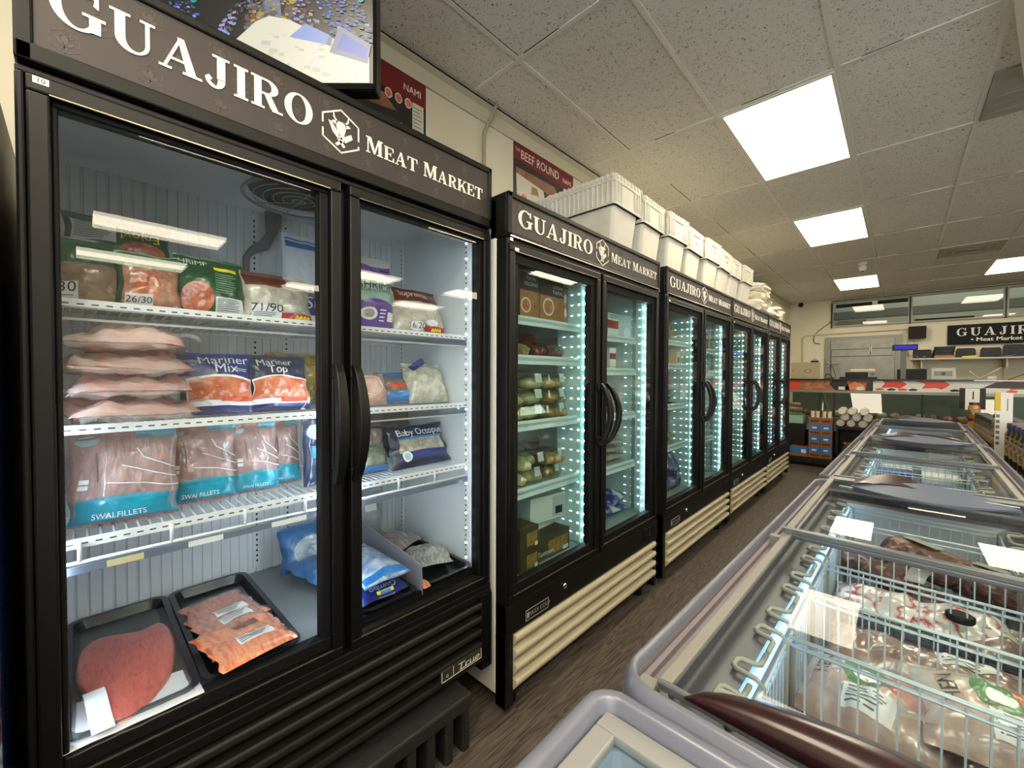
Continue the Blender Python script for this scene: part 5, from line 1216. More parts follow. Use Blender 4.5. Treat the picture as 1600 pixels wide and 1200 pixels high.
def freezer(x, y, L, brk, label, grip=True):
    t = thing('chest_freezer', label, 'freezer', (x, y, 0), FROT, 'grey chest freezers with sliding glass lids')
    b = M(); loft_rr(b, FW, L, .07, [(.03, .05), (.012, .09), (.0, .14), (.0, .66)]); b.build('cabinet', m_fz, t)
    b = M(); loft_rr(b, FW, L, .075, [(.0, .66), (-.008, .675), (-.010, .71), (-.008, .755), (-.003, .785), (.003, .797), (.009, .803), (.015, .802), (.018, .797), (.020, .780)]); b.build('rim', m_fz2, t)
    b = M(); loft_rr(b, FW, L, .075, [(.020, .785), (.022, .760), (.070, .756)], 4, False)
    for sx in (0, 1):
        f = (lambda v: v) if not sx else (lambda v: FW-v)
        for a, c, z in ((.023, .034, .772), (.050, .054, .764)): b.box(min(f(a), f(c)), max(f(a), f(c)), .06, L-.06, .752, z)
    b.build('channel', m_chan, t)
    b = M(); loft_rr(b, FW, L, .075, [(.070, .756), (.071, .735), (.100, .733), (.148, .728)], 3, False); b.build('ledge', mat('ledge_mauve', '4d4953', .35), t)
    b = M(); loft_rr(b, FW, L, .075, [(.148, .728), (.150, .70), (.156, .24)], 3, False, cap=True); b.build('tub', m_tubw, t)
    b = M(); b.box(.1515, .158, .10, L-.10, .690, .716); b.build('led_strip', m_fled, t)
    for q in ((.034, .066, .026, .056, .752, .792), (.034, .066, brk-.04, brk-.014, .752, .80), (FW-.066, FW-.034, .026, .056, .752, .792)): M().box(*q).build('end_stop', m_cream, t, bev=.002)
    # lower (near) and upper (far) sliding lids
    def lid(nm, y0, y1, z, near):
        d = M().quad((.09, y0, z), (FW-.09, y0, z), (FW-.09, y1, z), (.09, y1, z)).build(nm, m_lid, t)
        e = .022
        for q in ((.068, .068+e), (FW-.068-e, FW-.068)): M().box(*q, y0, y1, z-.010, z+.004).build('lid_rail', m_cream, d, bev=.002)
        if near: B = ((.068, FW-.068, y1-.018, y1, z-.010, z+.006), (.068, FW-.068, y0, y0+.012, z-.010, z+.006))
        else: B = ((.064, FW-.064, y0, y0+.022, z-.010, z+.008), (.068, FW-.068, y1-.03, y1, z-.010, z+.006), (.12, FW-.12, y1-.15, y1-.13, z-.02, z-.003))
        for q in B: M().box(*q).build('lid_bar', m_alu, d, bev=.003)
        b = M()
        if near:
            n = 22; vs = []
            for i in range(n+1):
                s = i/n; xx = .118+(FW-.236)*s; k = max(0, math.sin(PI*s))**.55
                vs += [(xx, y0-.004, z+.002), (xx, y0-.004+.012*k, z+.030*k+.004), (xx, y0+.035*k, z+.042*k+.004), (xx, y0+.070*k, z+.030*k+.003), (xx, y0+.088*k, z+.002)]
            b.add(vs, [(5*i+j, 5*i+(j+1) % 5, 5*i+5+(j+1) % 5, 5*i+5+j) for i in range(n) for j in range(5)], 0, True)
            if grip: b.build('grip', m_grip, d)
        else:
            lens(b, .17, FW-.12, y1-.17, .10, .115, z+.002, z+.008)
            def pl(i, j, up=.098, dn=.113): s = math.sin(PI*i); return (.17+(FW-.29)*i, y1-.17-dn*s+j*(up+dn)*s, z+.009+.034*s*j**1.3)
            b.grid(pl, 28, 8); b.build('handle', m_hand, d)
            b = M(); b.grid(lambda i, j: (.175+.27*i, y1-.165+.085*j+.055*math.sin(PI*i)*(j-.35)+.06*math.sin(PI*i), z+.020+.030*math.sin(PI*i)*(.3+.7*j)+.004), 20, 5); b.build('grip', m_grip, d, bev=.003)
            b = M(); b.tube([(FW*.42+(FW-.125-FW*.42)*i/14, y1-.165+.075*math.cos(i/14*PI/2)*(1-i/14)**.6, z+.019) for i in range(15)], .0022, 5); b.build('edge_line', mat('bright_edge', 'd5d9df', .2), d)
        return d
    lid('near_lid', .036, brk+.02, .800, True)
    lid('far_lid', brk, L-.036, .816, False)
    return t
def LW(x, y, z, o):                                         # freezer-local to world
    c, s = math.cos(FROT), math.sin(FROT); return (o[0]+x*c-y*s, o[1]+x*s+y*c, z)
FO = [(-.372, .660), (-.322, 2.800), (-.270, 4.965)]
freezer(*FO[0], 2.06, 1.00, 'grey chest freezer with brown grip in front, full of packaged hens')
freezer(*FO[1], 2.08, .90, 'middle grey chest freezer, second of the three in line', False)
freezer(*FO[2], 2.06, .95, 'grey chest freezer at the end of the line, close to the butcher counter')
def basket(o, y0, label, h=.29, L=.262, grp='wire baskets in the chest freezers'):
    x0, x1, z1 = .180, FW-.180, .722; z0 = z1-h
    t = thing('wire_basket', label, 'basket', LW(0, y0, 0, o), FROT, grp); b = M(); r = .0023
    for z in (z1, z1-.018, z0):
        for (p, q) in (((x0, 0), (x1, 0)), ((x1, 0), (x1, L)), ((x1, L), (x0, L)), ((x0, L), (x0, 0))): b.tube([(*p, z), (*q, z)], r*1.3, 5)
    n = 14
    for k in range(1, n):
        xx = x0+(x1-x0)*k/n
        for yy in (0, L): b.tube([(xx, yy, z1), (xx, yy, z0)], r, 4)
        b.tube([(xx, 0, z0), (xx, L, z0)], r, 4)
    for k in range(1, 9):
        yy = L*k/9
        for xx in (x0, x1): b.tube([(xx, yy, z1), (xx, yy, z0)], r, 4)
        b.tube([(x0, yy, z0), (x1, yy, z0)], r, 4)
    b.build('wire_frame', m_rod, t)
    b = M()
    for xa, sg in ((x0, -1), (x1, 1)):
        for ya, s in ((.03, 1), (L-.03, -1)):
            b.tube([(xa, ya+.0*s, z0+.02), (xa, ya, z1+.005), (xa+sg*.012, ya, .738), (xa+sg*.048, ya, .742), (xa+sg*.056, ya+.008*s, .742), (xa+sg*.056, ya+.030*s, .742), (xa+sg*.048, ya+.038*s, .742), (xa+sg*.022, ya+.042*s, .741), (xa+sg*.016, ya+.050*s, .740), (xa+sg*.016, ya+.095*s, .739)], .0055, 8)
    b.build('hook', mat('hook_beige', '94938c', .35), t)
    return t
BN = ['first', 'second', 'third', 'fourth', 'fifth', 'sixth', 'seventh']


for k in range(7): basket(FO[0], .235+.27*(k-1) if k else .11, BN[k]+' wire basket from the near end of the hen-filled chest freezer', L=.262 if k else .115)
for k in range(5): basket(FO[1], .20+.33*k, BN[k]+' wire basket from the near end of the middle chest freezer', L=.32)
# packaged hens, frozen meats
m_hen = mat('hen_skin', 'cbb3a6', .25, c2='b3968a', c3='dfcfc6', scale=9, detail=5, coat=1, bump=.5, bscale=22); m_hpr = mat('hen_green', '3c7a3c', .35, coat=.5); m_hor = mat('hen_orange', 'c8683a', .35, coat=.5, c2='b03a2c', scale=30)
GH = 'packaged meats in the chest freezers'
def hen(x, y, z, w_, h_, t_, yaw, seed, label, tilt=0, cols=True):
    b = Bag('hen_pack', label, (x, y, z), w_, h_, t_, m_hen, tilt, yaw, 0, seed=seed, lie=True, group=GH, cat='meat pack', crumple=.3)
    if cols:
        b.patch(.30, .62, .38, .80, m_hpr, 'printed_panel', .0018, ell=True); b.patch(.55, .95, .45, .82, m_hor, 'printed_panel', .0024, ell=True); b.text('HEN', .17, .55, .040, m_ink, .0028, rot=PI/2)
        st = b.patch(.36, .70, .10, .36, m_white_l, 'sticker', .0024); b.lines(.39, .67, .13, .33, 5, m_grey_ink, .0036, par=st); b.patch(.38, .56, .45, .62, m_wink, 'printed_panel', .003, ell=True)
    g = M(); g.grid(lambda i, j: (lambda p: (p[0]+.010*math.sin(j*9)*(1-i), p[1]-.05*(1-i), p[2]))(b.surf(.10*i, .1+.8*j, .002)), 6, 12); g.build('film_edge', m_film, b.o); b.film(.005)
    return b
hen(-.055, 1.185, .525, .28, .225, .15, -1.75, 1, 'packaged hen with green print, nearest the bright side of the hen-filled freezer', .25)
hen(.185, 1.185, .60, .26, .235, .13, -1.45, 2, 'packaged hen with black lettering at the right of the hen-filled freezer', .15)
hen(.20, 1.185, .475, .26, .235, .11, -1.55, 3, 'packaged hen at the lower right of the hen-filled freezer', .0, False)
hen(-.10, .93, .50, .22, .20, .12, -1.2, 4, 'pink meat pack under the near grip of the hen-filled freezer', .0, False)
m_dkm = mat('frozen_dark_meat', '7d5d54', .25, c2='9c7e72', c3='cdbcb4', scale=11, detail=6, coat=1, bump=.4, bscale=24)
m_pork = mat('frozen_pale_meat', 'b59f92', .22, c2='94766a', c3='d9cdc4', scale=10, detail=5, coat=1, bump=.5, bscale=24)
m_redw = mat('red_white_bag', 'd8d2d0', .25, c2='b3262c', c3='e9e6e4', scale=14, stops=(.5, .56, .62), coat=.9, bump=.4)
def pack(x, y, z, w_, h_, t_, m, yaw, seed, label, sticker=False, grp=GH, name='meat_pack'):
    b = Bag(name, label, (x, y, z), w_, h_, t_, m, 0, yaw, 0, seed=seed, lie=True, group=grp, cat='meat pack', crumple=.35)
    if sticker:
        st = b.patch(.25, .65, .40, .75, m_white_l, 'sticker', .002); b.lines(.28, .62, .44, .70, 4, m_grey_ink, .0034, par=st)
    return b
pack(.0, 1.455, .55, .30, .22, .09, m_dkm, -1.57, 5, 'dark meat pack lying in the third basket of the hen-filled freezer')
pack(.17, 1.455, .56, .28, .20, .09, m_pork, -1.4, 6, 'pale meat pack with white label in the third basket of the hen-filled freezer', True)
pack(-.03, 1.73, .58, .26, .20, .10, m_redw, -1.6, 7, 'red and white printed bag in the fourth basket of the hen-filled freezer')
pack(.15, 1.73, .585, .24, .20, .10, m_redw, -1.5, 8, 'red and white printed bag beside a pale one in the hen-filled freezer')
pack(.27, 1.73, .57, .22, .18, .10, m_pork, -1.3, 9, 'pale frozen pack at the right of the fourth basket, hen-filled freezer')
m_roll = mat('frozen_meat_roll', '4a2b28', .55, c2='6e4740', c3='b59a90', scale=30, detail=8, stretch=(1, 1, 1.6), bump=.9, bscale=60, stops=(.38, .55, .72), dist=.8)
def roll(x, y, z, ln, r, yaw, seed, label):
    t = thing('meat_roll', label, 'meat', (x, y, z), yaw, 'brown frozen meat rolls'); b = M(); n = 16; vs = []; fs = []; k = 14
    for i in range(k+1):
        s = i/k; e = min(1, 3.2*math.sin(PI*min(max(s, .02), .98)))**.5
        for j in range(n):
            a = 2*PI*j/n; d = 1+.10*mnoise.noise(Vector((math.cos(a)*1.4, math.sin(a)*1.4, s*4+seed*9)))
            vs.append(((s-.5)*ln, r*1.1*e*d*math.cos(a), r*.85*e*d*math.sin(a)))
    for i in range(k): fs += [(i*n+j, i*n+(j+1) % n, (i+1)*n+(j+1) % n, (i+1)*n+j) for j in range(n)]
    fs += [tuple(range(n-1, -1, -1)), tuple(range(k*n, k*n+n))]
    b.add(vs, fs, 0, True); b.build('meat', m_roll, t)
    M().grid(lambda i, j: ((-.06+.12*i), -.02+.035*j, r*.93+.002), 4, 3).build('label', mat('dull_label', '8d948a', .5), t)
roll(.075, 2.13, .665, .25, .070, -.75, 1, 'largest brown frozen meat roll lying on top under the far lid')
roll(.25, 2.09, .635, .24, .070, -.55, 2, 'brown frozen meat roll at the right under the far lid')
roll(-.06, 2.08, .610, .24, .060, -.5, 3, 'brown frozen meat roll at the left, half under the mirrored light patch')
roll(.04, 2.06, .565, .20, .05, -.6, 4, 'lower brown frozen meat roll in front of the largest one')
t = thing('film_scrap', 'twist of clear film sticking up by the brown meat rolls', 'plastic film', (.06, 1.90, .66)); M().grid(lambda i, j: (-.04+.05*i+.02*j, .03*i*math.sin(j*3), .07*j*(1-.6*abs(i-.3))), 6, 6).build('film', film_mat('scrap_film', white=.35), t)
t = thing('black_cap', 'round black lid lying among the bags of the hen-filled freezer', 'lid', (.135, 1.70, .655), 0); M().lathe([(.028, 0), (.03, .004), (.03, .016), (.026, .018)], 20).build('cap', m_blk2, t)
# middle freezer: blue and white cartons; farthest: red packs
q = random.Random(8)
for k in range(5):
    for j in range(2):
        p = LW(.27+.24*j, .36+.33*k, .44, FO[1])
        ci = (k+j) % 3
        carton('frozen_carton', ('blue', 'white', 'grey')[ci]+' carton in the %s basket of the middle freezer, %s side' % (BN[k], ('aisle', 'far')[j]), p, .19, .21, .19+.02*(k % 2), (mat('carton_blue', '39508f', .5), m_cw, m_cgrey)[ci], None, None, FROT, GH)
for k in range(6):
    for j in range(2):
        p = LW(.27+.25*j, .28+.28*k, .60, FO[2])
        pack(*p, .22, .20, .08, (m_redw, m_redpack, m_pork, m_greyp)[(k+2*j) % 4], -1.57+.1*j, 300+k*2+j, '%s pack in the last freezer, %s from its near end, %s side' % (('red and white', 'red', 'pale', 'grey')[(k+2*j) % 4], BN[k], ('aisle', 'far')[j]))
for i, (a, c, z) in enumerate(((.12, FW-.12, .22), (.12, FW-.12, .22))):
    p = LW(.14, .12, .245, FO[i+1]); t = thing('freezer_mat', ('pale mat on the bottom of the middle freezer', 'pale mat on the bottom of the last freezer')[i], 'mat', p, FROT)
    M().box(0, FW-.28, 0, 1.8, 0, .01).build('mat', m_cgrey, t)
# the nearest freezer, only its far end in view
t = thing('low_freezer', 'low grey freezer with recessed glass lid at the bottom edge', 'freezer', (-.393, -1.327, .014), 0)
L0, W0 = 1.985, .78
b = M(); loft_rr(b, W0, L0, .06, [(.02, -.014), (.02, .05), (.0, .10), (.0, .70)]); b.build('cabinet', m_fz, t)
b = M(); loft_rr(b, W0, L0, .055, [(.0, .70), (-.005, .72), (-.004, .752), (.001, .766), (.008, .771), (.016, .771), (.022, .767), (.025, .762), (.030, .735)]); b.build('rim', m_fz2, t)
b = M(); b.box(.032, W0-.032, L0-.068, L0-.032, .728, .746); b.box(.032, .068, .05, L0-.068, .728, .746); b.box(W0-.068, W0-.032, .05, L0-.068, .728, .746); b.build('lid_frame', mat('tan_frame', '8a8b89', .4), t, bev=.003)
M().quad((.06, .05, .738), (W0-.06, .05, .738), (W0-.06, L0-.06, .738), (.06, L0-.06, .738)).build('glass', m_lid, t)
b = M(); loft_rr(b, W0, L0, .06, [(.030, .727), (.066, .722), (.070, .69), (.075, .30)], 3, False, cap=True); b.build('tub', mat('blue_grey_tub', '8a97a8', .4), t)
m_bg = mat('blue_grey_plastic', '8794a8', .4)
t2 = thing('storage_tray', 'blue-grey moulded tray inside the low freezer', 'tray', (-.165, .315, .665), 0)
b = M(); b.prism(rrect(-.085, .30, -.30, .20, .04, 5), XYZ, 0, .02); b.prism(rrect(-.085, -.015, -.30, .20, .03, 5), XYZ, .02, .055); b.prism(rrect(-.0, .10, .11, .20, .035, 5), XYZ, .02, .06); b.build('tray', m_bg, t2, bev=.008, seg=3)
b = M(); b.prism(rrect(.02, .09, .0, .07, .02, 4), XYZ, .02, .035); b.build('insert', m_fz, t2, bev=.004)
# ------------------------------------------------------------------ gondola of jars right of the freezers
t = thing('gondola_shelf', 'grey gondola shelf with rows of jars along the right of the freezers', 'shelf', (.60, 4.25, 0))
b = M(); b.box(0, .9, 0, 3.6, .60, .665); b.box(.40, .44, 0, 3.6, .665, .70); b.build('deck', mat('gondola_grey', '8e8a82', .5), t)
b = M(); b.box(.02, .88, .02, 3.58, .05, .60); b.build('base', mat('gondola_base', '5b554c', .6), t)
b = M(); b.box(-.012, 0, 0, 3.6, .60, .668); b.build('price_rail', mat('gondola_rail', '3d3936', .4), t)
m_jar = mat('jar_brown', '54402a', .15, c2='2f2418', c3='8d7a4c', scale=26, coat=.8); m_jar2 = mat('jar_gold', 'b08a3a', .2, c2='8a6a28', scale=30, coat=.8); m_jar3 = mat('jar_orange', 'c9752c', .2, c2='b3621f', scale=20, coat=.8)
m_capp = mat('cap_purple', '372c50', .35); m_capb = mat('cap_black', '1d1b1c', .35); m_lab = mat('jar_label', 'b5a27a', .5, c2='5a4a30', scale=40)
def jar(name, label, loc, r, h, m, cap, grp):
    t = thing(name, label, 'jar', loc, group=grp)
    M().lathe([(r*.9, 0), (r, .008), (r, h*.72), (r*.82, h*.82), (r*.82, h*.86)], 14).build('body', m, t)
    M().lathe([(r*.86, h*.85), (r*.88, h*.87), (r*.88, h*.985), (r*.8, h)], 14).build('cap', cap, t)
    M().lathe([(r*1.006, h*.2), (r*1.006, h*.6)], 14).build('label', m_lab, t)
    return t
j0 = jar('jar', 'big brown jar with purple cap at the front corner of the gondola', (.685, 4.34, .665), .078, .32, m_jar, m_capp, 'brown jars with purple caps')
n = 0
for row in range(5):
    for c_ in range(3):
        if n:
            o = copy_tree(j0); o.location = (.685+.165*c_, 4.34+.165*row, .665); o['label'] = 'big brown jar with purple cap, %s from the gondola front, %s counted along the freezers' % (('first', 'second', 'third')[c_], BN[row])
        n += 1
j1 = jar('jar', 'dark jar with black cap in the front line, just beyond the price board', (.685, 5.72, .665), .062, .27, m_jar, m_capb, 'dark jars with black caps')
for row in range(11):
    for c_ in range(2):
        if row or c_:
            o = copy_tree(j1); o.location = (.685+.14*c_, 5.72+.132*row, .665); o['label'] = 'dark jar with black cap in the %s line, number %d beyond the price board' % (('front', 'rear')[c_], row+1)
for k in range(3):
    for l in range(2): jar('jar', 'golden jar %s the gondola edge, %s of three beyond the price board' % (('standing at', 'stacked above')[l], ('first', 'second', 'third')[k]), (.645, 5.36+.10*k, .665+.175*l), .045, .173, m_jar2, m_capb, 'golden jars')
for l in range(2): jar('jar', '%s orange jar with dark cap near the far end of the gondola' % ('lower', 'upper')[l], (.645, 7.25, .665+.19*l), .05, .19, m_jar3, m_capb, 'orange jars')
t = thing('price_board', 'tall white board with yellow edge standing on the gondola', 'sign', (.655, 5.22, .665))
M().box(-.075, .02, 0, .012, 0, .55).build('board', mat('board_white2', 'd8d6d0', .5), t, rot=(0, 0, .15)); b = M(); b.box(-.079, -.048, -.002, .013, .40, .55); b.build('yellow_edge', mat('yellow_edge', 'c9a823', .5), t, rot=(0, 0, .15))
b = M()
for k in range(6): b.box(-.072, -.052, -.003, -.0005, .12+.045*k, .145+.045*k)
b.box(-.012, -.008, -.003, -.0005, .40, .50); b.build('print', m_grey_ink, t, rot=(0, 0, .15))
t = thing('tag_holder', 'white tag in a black bordered holder at the far end of the gondola', 'sign', (.66, 7.62, .665))
b = M(); b.box(-.11, .11, 0, .01, .28, .54); b.box(-.02, .02, .0, .01, 0, .28); b.build('holder', m_blk, t); b = M(); b.box(-.06, .06, -.004, 0, .27, .535); b.build('tag', mat('board_white2'), t); b = M(); b.box(.0, .012, -.006, -.004, .40, .50); b.build('print', m_ink, t)

# ------------------------------------------------------------------ butcher counter
CY = 8.02
t = thing('butcher_counter', 'long glass-fronted butcher counter with printed meat banner', 'display case', (0, CY, 0))
m_ss = mat('counter_steel', '8b8c80', .35, .3); m_cblk = mat('counter_black', '161514', .35)
b = M(); b.box(-1.40, 5, .06, .85, 0, .50); b.build('base', m_cblk, t)
b = M(); b.box(-1.40, 5, 0, .06, .50, .56); b.box(-1.40, 5, .07, .90, .50, .70); b.build('ledge', m_ss, t)
b = M(); b.box(-1.40, 5, .20, .30, 1.085, 1.125); b.box(-1.40, 5, .86, .90, .60, 1.13); b.build('steel_frame', m_ss, t)
M().box(-1.40, 5, .852, .86, .60, 1.10).build('back_panel', mat('case_back', '6d7264', .25, c2='5c6156', scale=1.2), t)
M().quad((-1.40, .038, .60), (5, .038, .60), (5, .155, 1.095), (-1.40, .155, 1.095)).build('glass', glass_mat('case_glass', 'd3ddd0', 1.5), t)
b = M(); b.box(-1.40, 5, .24, .90, 1.125, 1.285); b.build('upper_box', m_cblk, t)
b = M(); b.box(-1.42, 5, .19, .95, 1.283, 1.306); b.build('counter_top', m_cblk, t); M().box(.72, 5, .183, .19, 1.290, 1.305).build('top_edge', mat('edge_white', 'd9d6cc', .3), t)
bn = M(); fy = .2395
def Bq(pts, m, l=0): bn.add([(x, fy-.0003*l, z) for x, z in pts], [tuple(range(len(pts)))], m)
a0, a1 = 1.127, 1.284
Bq([(-1.40, a0), (-.29, a0), (-.29, a1), (-1.40, a1)], 0); Bq([(-1.40, a0), (-1.22, a0), (-1.17, a1), (-1.40, a1)], 1, 1); Bq([(-1.22, a0), (-.74, a0), (-.70, a1-.05), (-.78, a1), (-1.17, a1)], 2, 1)
Bq([(-.74, a0), (-.56, a0), (-.60, a1), (-.78, a1), (-.82, 1.22)], 3, 2); Bq([(-.70, a0+.01), (-.62, a0+.01), (-.62, a0+.06), (-.70, a0+.06)], 4, 3); Bq([(-.62, a0+.02), (-.35, a0), (-.40, 1.22), (-.50, a1-.02), (-.60, 1.20)], 5, 2)
Bq([(-.44+.05*math.cos(k*PI/6), a0+.035+.03*math.sin(k*PI/6)) for k in range(12)], 4, 3); Bq([(-.38, a0), (-.29, a0), (-.29, a1), (-.36, a1-.03)], 3, 3)
Bq([(-.29, a0), (5, a0), (5, a1), (-.29, a1)], 4, 1)
for x0 in (-.18, .25, 1.05, 1.6): Bq([(x0-.10*(x0 > .2), a1), (x0+.20, a1), (x0+.26, a1-.05), (x0+.18, a0+.04), (x0+.12, a0+.06), (x0-.02, a0+.05), (x0+.02, a1-.04)], 6, 2)
for x0, k in ((-.22, 6), (-.09, 3), (.03, 6), (.14, 3), (.55, 3), (.66, 6), (.78, 6), (1.05, 6), (1.33, 3), (1.45, 6)): Bq([(x0-.05, a0+.03), (x0-.03, a0+.012), (x0+.04, a0+.015), (x0+.055, a0+.035), (x0, a0+.05)], k, 3)
Bq([(.92, a1-.01), (1.15, a1-.01), (1.25, a0+.07), (.80, a0+.07)], 3, 3)
bn.build('printed_banner', [mat('banner_meat', '8a4a32', .4, c2='a8643f', scale=20), mat('banner_red', 'd4451f', .4), mat('banner_tan', 'b5794e', .4, c2='8c5230', c3='cf9a6c', scale=18), mat('banner_black', '241613', .4), mat('banner_white', 'd9d5cc', .4), mat('banner_orange', 'd06a32', .4, c2='e08c54', scale=40), mat('banner_red2', 'd8401c', .4)], t)
b = M()
for x in (-.75, .24, 1.2, 2.2): b.box(x-.012, x+.012, .2, .24, .6, 1.09)
b.build('post', mat('case_post', '2b2c28', .4), t)
M().box(-1.38, 4.9, .33, .37, 1.105, 1.124).build('added_case_lamp', mat('added_case_tube', 'f4f4e6', emit=4), t)  # tube added under the upper box to brighten the case interior
# meats laid in the case
mm = [mat('case_pink', 'b98f82', .35, c2='8a6058', scale=14, coat=.6), mat('case_pale', 'c9bfa8', .35, c2='a39882', scale=14, coat=.6), mat('case_red', '8a3f36', .35, c2='b06a5c', scale=14, coat=.6), mat('case_brown', '7a5238', .4, c2='5c3a26', scale=14)]
q = random.Random(21); GM = 'cuts of meat in the butcher case'
mn = ['pink', 'pale', 'red', 'brown']
for k in range(26):
    x = -1.26+.135*k; i = q.randrange(4)
    bmx = M(); bmx.blob((0, 0, .05), (.065, .10, .055), k, .35, 10)
    o = bmx.build('meat_cut', mm[i]); o.location = (x, CY+.30+.1*q.random(), .70); tag(o, '%s cut in the butcher case, number %d from the left end' % (mn[i], k+1), 'meat', GM)
for k in range(9):
    bmx = M(); bmx.blob((0, 0, .04), (.045, .05, .045), k+50, .3, 9); o = bmx.build('meat_ball', mm[0]); o.location = (-1.34+.035*(k % 5)*1.0, CY+.27+.07*(k//5), .75+.075*(k//5)+.0*k); tag(o, 'small pinkish meat lump over the mint tub, %s layer, number %d' % (('lower', 'upper')[k//5], k % 5+1), 'meat', 'meat lumps over the mint tub')
M_t = thing('mint_tub', 'pale mint green tub at the left end of the butcher case', 'tub', (-1.21, CY-.13, .60)); b = M(); b.box(-.17, .12, -.08, .10, 0, .14); b.build('tub', mat('mint_plastic', '8fb59c', .4), M_t, bev=.01); M().box(-.18, .13, -.09, .11, .14, .152).build('tub_rim', mat('mint_rim', '3f6a4c', .4), M_t)
t = thing('case_stand', 'black stand under the mint tub in front of the butcher counter', 'stand', (-1.21, CY-.13, 0)); M().box(-.2, .14, -.1, .11, 0, .6).build('stand', m_cblk, t)
# ---- cartons and rolls stacked in front
t = thing('display_platform', 'low black platform under the blue and brown cartons', 'platform', (-.95, 7.64, 0)); b = M(); b.box(-.30, .26, -.13, .24, .05, .13); b.build('deck', m_cblk, t); b = M(); b.box(-.26, .22, -.09, .2, 0, .05); b.build('base', m_blk2, t)
m_kraft = mat('carton_kraft', '8d6038', .6, c2='7c5230', scale=6); m_cblue = mat('carton_blue_print', '2f6db3', .45); m_dkr = mat('carton_red_brown', '5a2a1c', .5)
m_wmark = mat('carton_white_mark', 'd5dde4', .5)
def bcarton(x, y, z, label, h_=.165, w_=.138, d=.2):
    t = thing('drink_carton', label, 'carton', (x, y, z), group='blue and brown stacked cartons')
    M().box(-w_/2, w_/2, 0, d, 0, h_).build('box', m_kraft, t, bev=.002, seg=1)
    b = M(); b.box(-w_/2+.001, w_/2-.001, -.001, 0, h_*.5, h_-.003, 0); b.box(-w_*.2, w_*.2, -.002, -.001, h_*.64, h_*.78, 1); b.box(-w_*.38, w_*.38, -.001, 0, h_*.16, h_*.34, 2); b.build('print', [m_cblue, m_wmark, m_dkr], t)
for r in range(4):
    for c_ in range(2):
        lab = 'blue and brown carton, %s column of the stack, %s' % (('left', 'right')[c_], ('at the bottom', 'second from the bottom', 'third from the bottom', 'at the top')[r])
        if r < 3: bcarton(-.915+.141*c_, 7.56, .13+.167*r, lab)
        else:
            t = thing('drink_carton', lab.replace('blue and brown', 'open brown'), 'carton', (-.915+.141*c_, 7.56, .631), group='blue and brown stacked cartons')
            b = M(); b.box(-.069, .069, 0, .2, 0, .10); b.build('box', m_kraft, t); b = M(); b.box(-.05, .05, -.001, 0, .03, .07); b.build('print', m_dkr, t)
            for k in range(2):
                g = thing('snack_tub', 'small whitish tub standing in the open brown carton, %s' % (('far left', 'inner left', 'inner right', 'far right')[c_*2+k]), 'tub', (-.945+.141*c_+.06*k, 7.62, .731), group='small tubs in the open cartons')
                M().lathe([(.022, 0), (.027, .08), (.027, .085)], 12).build('cup', mat('tub_cream', 'cfc5ae', .5), g); M().lathe([(.029, .085), (.029, .095)], 12).build('tub_lid', mat('tub_lid_yellow', 'c9b25c', .5), g)
t = thing('drink_carton', 'flat blue carton with white mark lying left of the stack', 'carton', (-1.105, 7.56, .13), group='blue and brown stacked cartons')
M().box(-.115, .11, 0, .2, 0, .14).build('box', m_kraft, t, bev=.002, seg=1); b = M(); b.box(-.114, .109, -.001, 0, .05, .138); b.box(.03, .09, -.002, -.001, .055, .11, 1); b.build('print', [m_cblue, m_wmark], t)
t = thing('crate_stand', 'black crate stand under the white tub stacks', 'stand', (-.50, 7.62, 0)); b = M(); b.box(-.17, .25, 0, .30, .58, .62); b.box(-.17, -.14, 0, .30, 0, .58); b.box(.22, .25, 0, .30, 0, .58); b.box(-.17, .25, .27, .30, 0, .58); b.box(-.17, .25, 0, .30, .05, .2); b.build('frame', m_cblk, t)
t = thing('snack_basket', 'dark basket of orange and brown snacks inside the crate stand', 'basket', (-.46, 7.66, .2)); b = M(); b.box(-.13, .16, 0, .2, 0, .13); b.build('basket', mat('snack_red', '6a2f1c', .5, c2='3a1c14', scale=20), t); b = M()
for k in range(8): b.blob((-.10+.033*k, .05+.02*(k % 3), .15), (.035, .04, .04), k, .3, 8)
b.build('snacks', mat('snack_gold', '8f5f22', .4, c2='5c3614', scale=30), t)
m_roll2 = mat('lid_stack_white', 'd8d2c4', .45); m_roll3 = mat('lid_stack_grey', 'b3aca6', .4)
nn = 0
for r, (z, xs) in enumerate(((.667, (-.62, -.50, -.37)), (.755, (-.57, -.44, -.32)), (.845, (-.60, -.49, -.36)))):
    for x in xs:
        t = thing('tub_stack', 'stack of white round lids on its side, %s row, %s of three' % (('bottom', 'middle', 'top')[r], ('left', 'middle', 'right')[xs.index(x)]), 'tub stack', (x, 7.63+.02*((r+xs.index(x)) % 2), z), group='round lid stacks on the crate stand')
        b = M(); R_ = .048
        P = [(R_*math.cos(k*PI/10), R_*math.sin(k*PI/10)) for k in range(20)]
        b.prism(P, XZY, 0, .25, 0, True); b.build('lids', (m_roll3, m_roll3, m_roll2)[r], t)
        M().tube([(R_*.8*math.cos(k*PI/8), -.002, R_*.8*math.sin(k*PI/8)) for k in range(16)], .004, 5, closed=True).build('lid_ring', (m_roll3, m_roll3, m_roll2)[r], t)
